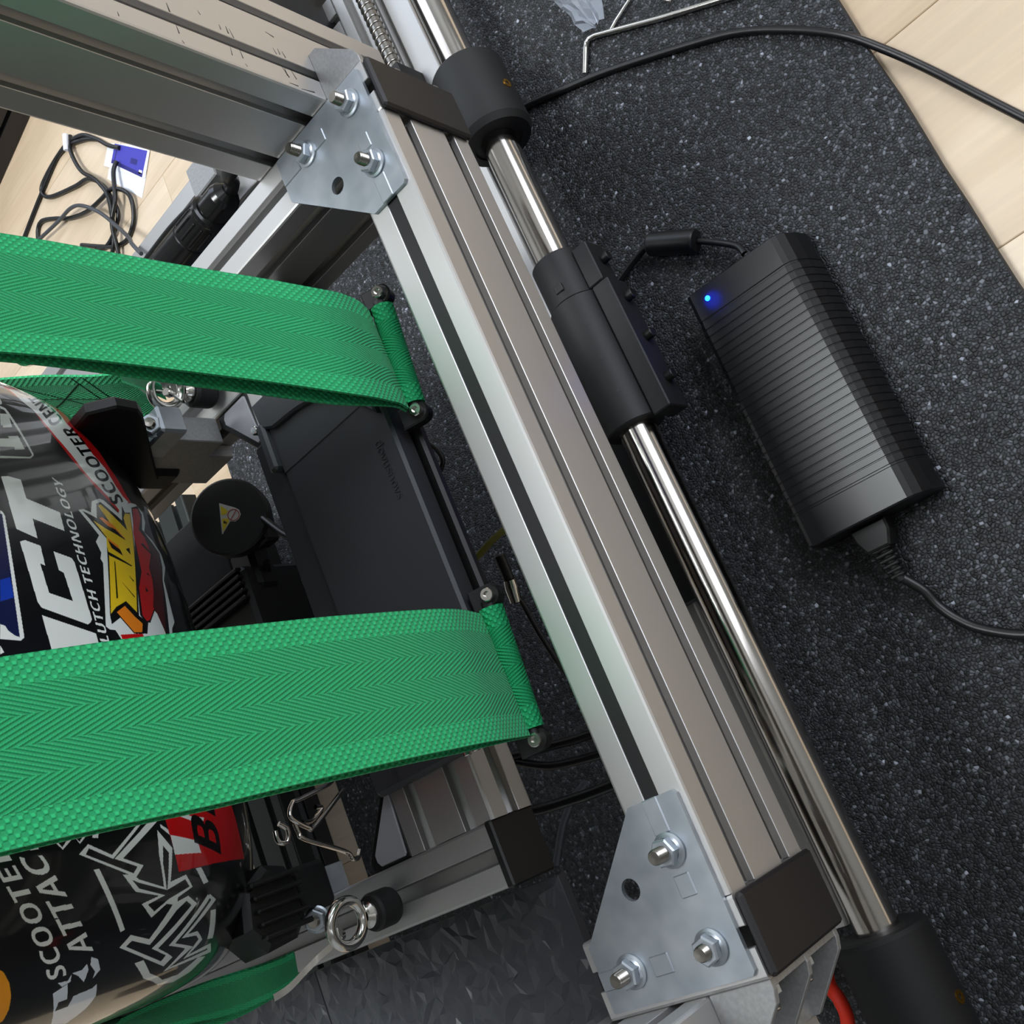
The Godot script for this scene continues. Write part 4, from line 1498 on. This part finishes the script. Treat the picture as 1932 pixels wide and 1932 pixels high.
# ---------- dark things under the straps ----------
func build_under_things() -> void:
	var t := thing("round_connector", "black round cable connector with a locking ring lying beside the upper side beam", "connector", v(-330, -246, 430))
	var mb := MB.new()
	var a := v(-306, -226, 376)
	var ax := v(-0.02, 0, 1)
	lathe(mb, [Vector2(6, -12), Vector2(10, -9), Vector2(16, -2), Vector2(18, 4), Vector2(18, 26), Vector2(20, 27), Vector2(22.5, 29), Vector2(22.5, 33), Vector2(20, 36), Vector2(19.5, 37), Vector2(19.5, 74), Vector2(20.5, 75), Vector2(20.5, 120), Vector2(0, 120)], a, ax, 36)
	part(t, "shell", mb, M.gloss_black)
	for k in 12:
		mb = MB.new()
		var f := frame(ax)
		var d := f.x * cos(TAU * k / 12) + f.z * sin(TAU * k / 12)
		cyl(mb, a + f.y * 42 + d * 19.3, a + f.y * 70 + d * 19.3, 1.6, 8, 0.4)
		part(t, "grip_rib", mb, M.gloss_black)
	mb = MB.new()
	tube(mb, hose(p3([-306, -226, 366, -300, -216, 350, -292, -200, 336, -290, -196, 318, -300, -196, 296, -320, -198, 270]), 6), 8.0, 14)
	part(t, "lead", mb, M.cable_black)
	# motor with warning label
	t = thing("round_motor", "black round motor end with a yellow and red warning label below the seat rail", "motor", v(70, -180, 430))
	var mc := v(58, -128, 418)
	var up := v(0.1, 0.78, -0.62).normalized()
	mb = MB.new()
	lathe(mb, [Vector2(0, -60), Vector2(27, -60), Vector2(27, -22), Vector2(35.5, -20), Vector2(36, -17), Vector2(36, -2), Vector2(34, 0), Vector2(0, 0)], mc, up, 48)
	part(t, "housing", mb, M.black_plastic)
	mb = MB.new()
	var sx := (Vector3.RIGHT - up * up.x).normalized()
	var sy := up.cross(sx)
	if sy.z > 0:
		sy = -sy
	bx(mb, mc + sx * 20 + sy * 22 - up * 18 + v(-10, -8, -10), mc + sx * 20 + sy * 22 - up * 18 + v(14, 8, 10), 2)
	part(t, "cable_gland", mb, M.black_plastic)
	mb = MB.new()
	bx(mb, mc + v(10, -60, 30), mc + v(60, -34, 66), 5)
	part(t, "terminal_box", mb, M.black_plastic)
	var tag := MB.new()
	var lay := func(poly: Array, h: float, m: Material, called: String) -> void:
		var q := MB.new()
		ext(q, p2(poly), mc + sx * 2 + up * h, sx, sy, up * 0.12)
		part(t, called, q, m)
	lay.call([-17, -4, 11, -11, 11.5, -10.4, 3, 0, 5, 4, 4, 8, 0.5, 11, -4, 11, -7.5, 8], 0.1, M.tag_white, "label_base")
	lay.call([-14.5, -3.6, -5.5, -5.8, -4.5, -1.5, -7, 1.2], 0.24, M.tag_yellow, "yellow_sign")
	lay.call([-2.2, -6.4, 9.5, -9.4, 2.5, -0.8, -0.5, -1.2], 0.24, M.tag_yellow, "yellow_sign")
	lay.call([1.0, -6.2, 3.4, -6.0, 2.8, -4.6, 5.0, -4.4, 1.8, -3.0, 2.4, -4.3, 0.6, -4.4], 0.38, M.tag_black, "bolt_symbol")
	mb = MB.new()
	var ring := PackedVector3Array()
	for k in 24:
		ring.append(mc + sx * (2 - 1.5 + 5.2 * cos(TAU * k / 24)) + sy * (4.6 + 5.2 * sin(TAU * k / 24)) + up * 0.3)
	tube(mb, ring, 0.4, 6, true)
	tube(mb, PackedVector3Array([mc + sx * (0.5 - 3.4) + sy * (4.6 + 3.8) + up * 0.3, mc + sx * (0.5 + 3.4) + sy * (4.6 - 3.8) + up * 0.3]), 0.4, 6)
	part(t, "prohibition_sign", mb, M.tag_red)
	# dark supporting plate and ribs under the seat
	t = thing("actuator_body", "dark finned actuator body under the seat beside the round motor", "actuator", v(130, -230, 500))
	mb = MB.new()
	bx(mb, v(92, -230, 452), v(215, -150, 600), 4)
	part(t, "body", mb, M.black_plastic)
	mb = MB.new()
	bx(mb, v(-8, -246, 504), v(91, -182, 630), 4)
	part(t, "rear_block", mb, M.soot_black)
	for k in 5:
		mb = MB.new()
		bx(mb, v(94 + k * 7.0, -150, 452), v(97.5 + k * 7.0, -143, 560), 1)
		part(t, "cooling_fin", mb, M.black_plastic)
	# steel plate with a chain of spring hooks
	t = thing("spring_hooks", "three bright steel wire hooks linked in a chain beside the red sticker", "hook", v(350, -120, 365))
	for q in [p3([319, -118, 372, 315, -112, 370, 324, -96, 366, 329, -66, 366, 330, -58, 366, 338, -52, 366, 344, -55, 366, 351, -64, 366, 352, -70, 366, 334, -104, 368, 330, -116, 372]), p3([345, -55, 368, 353, -57, 369, 358, -60, 369, 376, -94, 372, 383, -99, 372, 384, -105, 373, 379, -110, 374]), p3([342, -40, 366, 348, -46, 366, 356, -44, 368, 354, -38, 370, 346, -38, 370]), p3([338, -78, 368, 340, -84, 369, 347, -72, 369, 346, -62, 368])]:
		mb = MB.new()
		tube(mb, hose(q, 5), 1.9, 10)
		part(t, "wire_hook", mb, M.chrome)
	# low dark sheet metal around the seat's foot
	t = thing("rig_floor_plate", "dark grey metal cross plate low under the seat", "plate", v(300, -200, 520))
	mb = MB.new()
	bx(mb, v(150, -200, 470), v(240, -192, 640), 1)
	part(t, "plate", mb, M.housing)
	# loose cables between tensioner and rear beam
	var lines := {
		"black cable running from under the lower strap to the rear beam": [330, -150, 300, 357, -150, 260, 364, -150, 221, 370, -150, 183, 374, -150, 154, 378, -160, 100],
		"second black cable parallel to it, lower by the rail's end cap": [360, -152, 240, 374, -150, 213, 383, -150, 190, 389, -150, 152, 396, -160, 100],
		"thick black cable passing over the end cap of the inner rail": [380, -186, 320, 395, -180, 288, 404, -178, 250, 408, -180, 213, 410, -184, 182, 412, -200, 110],
		"grey looping cable hanging behind the black end cap": [398, -250, 250, 405, -250, 268, 412, -250, 278, 424, -250, 292, 448, -250, 312],
		"thin black wire curling below the upper strap's bar": [104, -120, 176, 115, -118, 172, 129, -120, 165, 143, -120, 157, 152, -121, 157, 158, -122, 166],
		"black wire falling from the ring terminal behind the lower bar": [271, -124, 143, 279, -122, 140, 298, -124, 139, 322, -128, 137, 340, -140, 140],
		"black cable crossing below the housing to the round motor": [40, -150, 420, 96, -148, 380, 128, -150, 350, 180, -150, 330, 250, -160, 300],
		"black cable hanging in a bend below the round motor": [96, -170, 440, 118, -200, 480, 140, -220, 480, 170, -210, 430, 220, -200, 380],
	}
	for k in lines:
		mb = MB.new()
		var thick := 4.2 if k.begins_with("thick") else (2.0 if k.contains("wire") else 3.2)
		tube(mb, hose(p3(lines[k]), 6), thick, 10)
		single("loose_cable", mb, M.cable_grey if k.begins_with("grey") else M.cable_black, k, "cable")
	mb = MB.new()
	tube(mb, hose(p3([249, -80, 151, 247, -78, 140, 244, -78, 124, 238, -84, 108, 232, -100, 96]), 5), 2.3, 10)
	single("olive_wire", mb, M.olive, "short olive green wire beside the black housing", "wire")
	t = thing("ring_terminal", "small crimped metal ring terminal hanging behind the lower strap's bar", "terminal", v(268, -128, 142))
	mb = MB.new()
	lathe(mb, [Vector2(3, 0), Vector2(4.6, 0), Vector2(5.2, 6), Vector2(4.2, 16), Vector2(0, 17)], v(258, -118, 140), v(0.95, -0.2, 0.3), 18)
	part(t, "crimp", mb, M.bright_steel)
	mb = MB.new()
	cyl(mb, v(240, -114, 137), v(258, -118, 140), 4.0, 14, 0.5)
	part(t, "sleeve", mb, M.cable_black)
	# braided sleeve beside the housing
	mb = MB.new()
	var pts := PackedVector3Array()
	for i in 120:
		var f := i / 119.0
		var c := v(176, -60, 268).lerp(v(206, -70, 268), f) + v(0, 0, 10) * sin(PI * f)
		pts.append(c + v(0, cos(i * 1.4), sin(i * 1.4)) * 2.0)
	tube(mb, pts, 0.9, 6)
	single("braided_lead", mb, M.cable_grey, "grey braided lead bulging out beside the black housing's left edge", "cable")
	mb = MB.new()
	tube(mb, hose(p3([590, -286, 140, 594, -262, 128, 600, -256, 122, 612, -256, 122, 626, -262, 130, 640, -284, 140]), 5), 5.0, 12)
	single("orange_strap", mb, M.orange, "piece of orange strap at the bottom edge beside the rubber collar", "strap")


func stickers() -> void:
	pg(RED, [1308, 704, 1279, 712, 1248, 739, 1196, 742, 1162, 754, 1121, 773, 1089, 794, 1058, 821, 1039, 848, 1016, 875, 1062, 962, 1079, 952, 1114, 942, 1140, 926, 1183, 917, 1215, 896, 1256, 875, 1334, 899, 1342, 866, 1356, 813])
	pg(WHT, [1302, 717, 1260, 723, 1236, 739, 1196, 750, 1164, 762, 1127, 784, 1091, 802, 1062, 834, 1043, 861, 1023, 883, 1060, 946, 1068, 928, 1092, 912, 1129, 901, 1158, 874, 1194, 859, 1238, 840, 1300, 853, 1323, 846, 1356, 806])
	tx(BLK, "SCOOTER", Vector2(1054, 920), Vector2(1229, 854), Vector2(1029, 862))
	tx(BLK, "CENT", Vector2(1252, 842), Vector2(1346, 832), Vector2(1192, 766))
	pg(WHT, [1206, 638, 1204, 650, 1192, 653, 1096, 667, 1091, 666, 1081, 653, 1060, 571])
	pg(BLK, [1196, 634, 1196, 643, 1185, 645, 1094, 661, 1091, 661, 1085, 653, 1066, 574])
	pg(WHT, [1179, 624, 1187, 648, 1150, 640, 1140, 613, 1146, 614, 1144, 608])
	pg(WHT, [1121, 616, 1131, 645, 1100, 648, 1091, 619, 1098, 621, 1087, 582, 1108, 590, 1116, 616])
	pg(WHT, [1235, 654, 1221, 651, 1213, 646, 1210, 640])
	pg(WHT, [1020, 558, 1025, 576, 1025, 606, 987, 605, 975, 683, 937, 680, 948, 605, 910, 603, 920, 557])
	pg(WHT, [897, 557, 902, 570, 897, 605, 860, 603, 862, 592, 810, 594, 801, 648, 852, 645, 856, 634, 891, 634, 885, 677, 877, 682, 770, 685, 764, 678, 760, 670, 781, 566, 791, 560])
	pg(WHT, [768, 562, 745, 685, 707, 685, 716, 605, 724, 598, 716, 605, 693, 610, 701, 563])
	pg(WHT, [950, 531, 948, 536, 941, 539, 726, 509, 720, 499, 720, 456])
	pg(NVY, [943, 528, 943, 533, 726, 499, 728, 490, 735, 478, 743, 474, 745, 464])
	pg(BLU, [820, 488, 828, 512, 793, 509, 787, 490, 783, 477])
	pg(WHT, [710, 453, 699, 458, 695, 448])
	tx(WHT, "CLUTCH TECHNOLOGY", Vector2(708, 715), Vector2(1050, 718), Vector2(710, 691))
	pg(WHT, [991, 738, 996, 755, 993, 774, 1020, 789, 1033, 818, 1033, 832, 1014, 874, 1039, 896, 1062, 957, 1069, 987, 1056, 1016, 1031, 1005, 998, 973, 987, 1010, 966, 1042, 935, 1038, 895, 995, 801, 979, 783, 954, 762, 941, 739, 750, 755, 741, 755, 726, 760, 717, 887, 762, 895, 758, 908, 766, 929, 760, 945, 776])
	pg(BLK, [991, 750, 983, 787, 1018, 802, 1025, 819, 998, 878, 1039, 902, 1023, 904, 1031, 931, 791, 827, 781, 854, 755, 837, 753, 794, 781, 766, 766, 736, 783, 738, 943, 797, 975, 765])
	pg(YEL, [1014, 805, 1020, 816, 979, 886, 1006, 888, 1021, 902, 1027, 928, 797, 824, 816, 798, 801, 763, 785, 741, 910, 789, 925, 790, 945, 798, 975, 773, 970, 834])
	pg(ORG, [985, 794, 989, 806, 979, 835, 954, 867, 958, 840])
	pg(ORG, [945, 800, 933, 830, 914, 832, 924, 802])
	pg(ORG, [791, 760, 806, 790, 787, 813, 776, 832, 758, 822, 755, 795])
	pg(BLK, [975, 776, 970, 838, 952, 866, 966, 802])
	pg(BLK, [939, 800, 925, 832, 914, 835, 924, 805])
	pg(BLK, [914, 787, 897, 859, 895, 854, 906, 789])
	pg(BLK, [897, 802, 820, 776, 818, 771, 893, 798])
	pg(BLK, [874, 832, 864, 848, 862, 845])
	pg(BLK, [854, 805, 829, 834, 828, 830])
	pg(BLK, [816, 797, 799, 819, 778, 832, 787, 822])
	pg(BLK, [962, 840, 956, 864, 956, 845])
	pg(BLK, [937, 870, 922, 866, 931, 854])
	pg(BLK, [1048, 949, 1066, 994, 1048, 1002, 1002, 965, 987, 989, 964, 1029, 931, 1016, 893, 987, 828, 960, 766, 930, 764, 914, 803, 906, 810, 894, 781, 861, 780, 843, 793, 832, 889, 866])
	pg(CRM, [1048, 955, 1058, 986, 1037, 986, 996, 946, 981, 966, 945, 966, 910, 933, 877, 928, 818, 899, 787, 864, 783, 851, 793, 840, 852, 859, 891, 890, 931, 899, 979, 910])
	pg(DRD, [979, 960, 960, 1021, 927, 1005, 889, 979, 826, 946, 766, 915, 791, 906, 804, 902, 818, 893, 879, 934, 914, 936, 948, 979])
	pg(BLK, [958, 928, 943, 974, 947, 973, 964, 941])
	pg(BLK, [893, 915, 889, 925, 889, 909])
	pg(BLK, [858, 886, 851, 893, 847, 883])
	pg(RED, [747, 752, 755, 821, 733, 829, 724, 757])
	pg(WHT, [755, 821, 766, 942, 749, 936, 733, 829])
	tx(WHT, "SCOOTER", Vector2(205, 510), Vector2(424, 378), Vector2(205, 472))
	tx(WHT, "ATTACK", Vector2(232, 560), Vector2(436, 427), Vector2(234, 512))
	pg(WHT, [422, 677, 424, 720, 417, 722, 369, 626, 351, 675, 334, 654, 388, 526, 401, 549, 378, 600])
	pg(BLK, [419, 683, 420, 701, 371, 605, 351, 659, 342, 648, 386, 541, 394, 550, 371, 602])
	pg(WHT, [405, 720, 369, 755, 313, 744, 319, 790, 294, 811, 282, 765, 269, 762, 276, 733, 259, 694, 288, 667, 294, 712, 311, 651, 344, 621, 340, 648, 330, 661, 307, 725, 363, 717])
	pg(BLK, [376, 730, 363, 744, 300, 734, 311, 787, 296, 800, 284, 739, 269, 701, 284, 683, 292, 730, 315, 661, 332, 643, 324, 661, 300, 733, 346, 726])
	pg(WHT, [273, 752, 280, 797, 261, 830, 196, 728, 165, 786, 150, 766, 223, 621, 240, 645, 221, 696])
	pg(BLK, [259, 763, 271, 792, 261, 810, 200, 709, 175, 758, 165, 750, 221, 638, 228, 651, 209, 701])
	pg(WHT, [269, 869, 261, 885, 259, 907, 273, 878])
	pg(WHT, [261, 885, 200, 795, 205, 816, 259, 907])
	pg(WHT, [200, 795, 196, 850, 205, 851, 205, 816])
	pg(WHT, [196, 850, 186, 866, 182, 886, 205, 851])
	pg(WHT, [186, 866, 150, 834, 157, 851, 182, 886])
	pg(WHT, [150, 834, 156, 934, 167, 939, 157, 851])
	pg(WHT, [156, 934, 152, 939, 142, 974, 167, 939])
	pg(WHT, [152, 939, 142, 794, 136, 776, 142, 974])
	pg(WHT, [142, 794, 173, 854, 175, 822, 136, 776])
	pg(WHT, [173, 854, 194, 778, 194, 757, 175, 822])
	pg(WHT, [194, 778, 205, 792, 211, 781, 194, 757])
	pg(WHT, [205, 792, 267, 882, 273, 869, 211, 781])
	pg(WHT, [361, 555, 361, 568, 252, 629, 250, 618])
	pg(WHT, [326, 822, 326, 842, 296, 869, 294, 850])
	pg(WHT, [240, 888, 240, 912, 177, 939, 179, 910])
	pg(WHT, [182, 672, 182, 696, 146, 731, 113, 798, 111, 859, 140, 909, 136, 954, 102, 925, 90, 875, 100, 798, 138, 720])
	pg(WHT, [417, 562, 419, 578, 407, 573, 409, 560])
	pg(WHT, [415, 475, 415, 482, 403, 493, 413, 506, 413, 517, 399, 494])
	pg(WHT, [417, 520, 407, 531, 419, 547, 415, 550, 403, 531])
	pg(WHT, [413, 730, 401, 752, 392, 752, 407, 730])
	pg(RED, [428, 744, 449, 1013, 330, 1075, 326, 768])
	pg(WHT, [430, 754, 432, 814, 419, 821, 413, 872, 399, 859, 413, 814])
	pg(WHT, [392, 754, 374, 835, 351, 846, 357, 760])
	tx(BLK, "BL", Vector2(342, 928), Vector2(459, 918), Vector2(372, 824))
	pg(SIL, [223, 557, 215, 574, 194, 586, 180, 574, 194, 574, 209, 558])
	pg(SIL, [205, 520, 205, 541, 213, 550, 202, 557, 180, 555, 196, 536])
	pg(SIL, [196, 493, 194, 515, 204, 520, 190, 522, 186, 506])
	pg(SIL, [179, 490, 188, 517, 157, 530, 157, 512, 140, 514, 140, 541, 159, 542, 161, 582, 167, 590, 140, 603, 117, 597, 94, 571, 111, 526])
	pg(AMB, [202, 402, 179, 406, 161, 403, 157, 392, 167, 373, 255, 347, 255, 362, 244, 378, 225, 392])
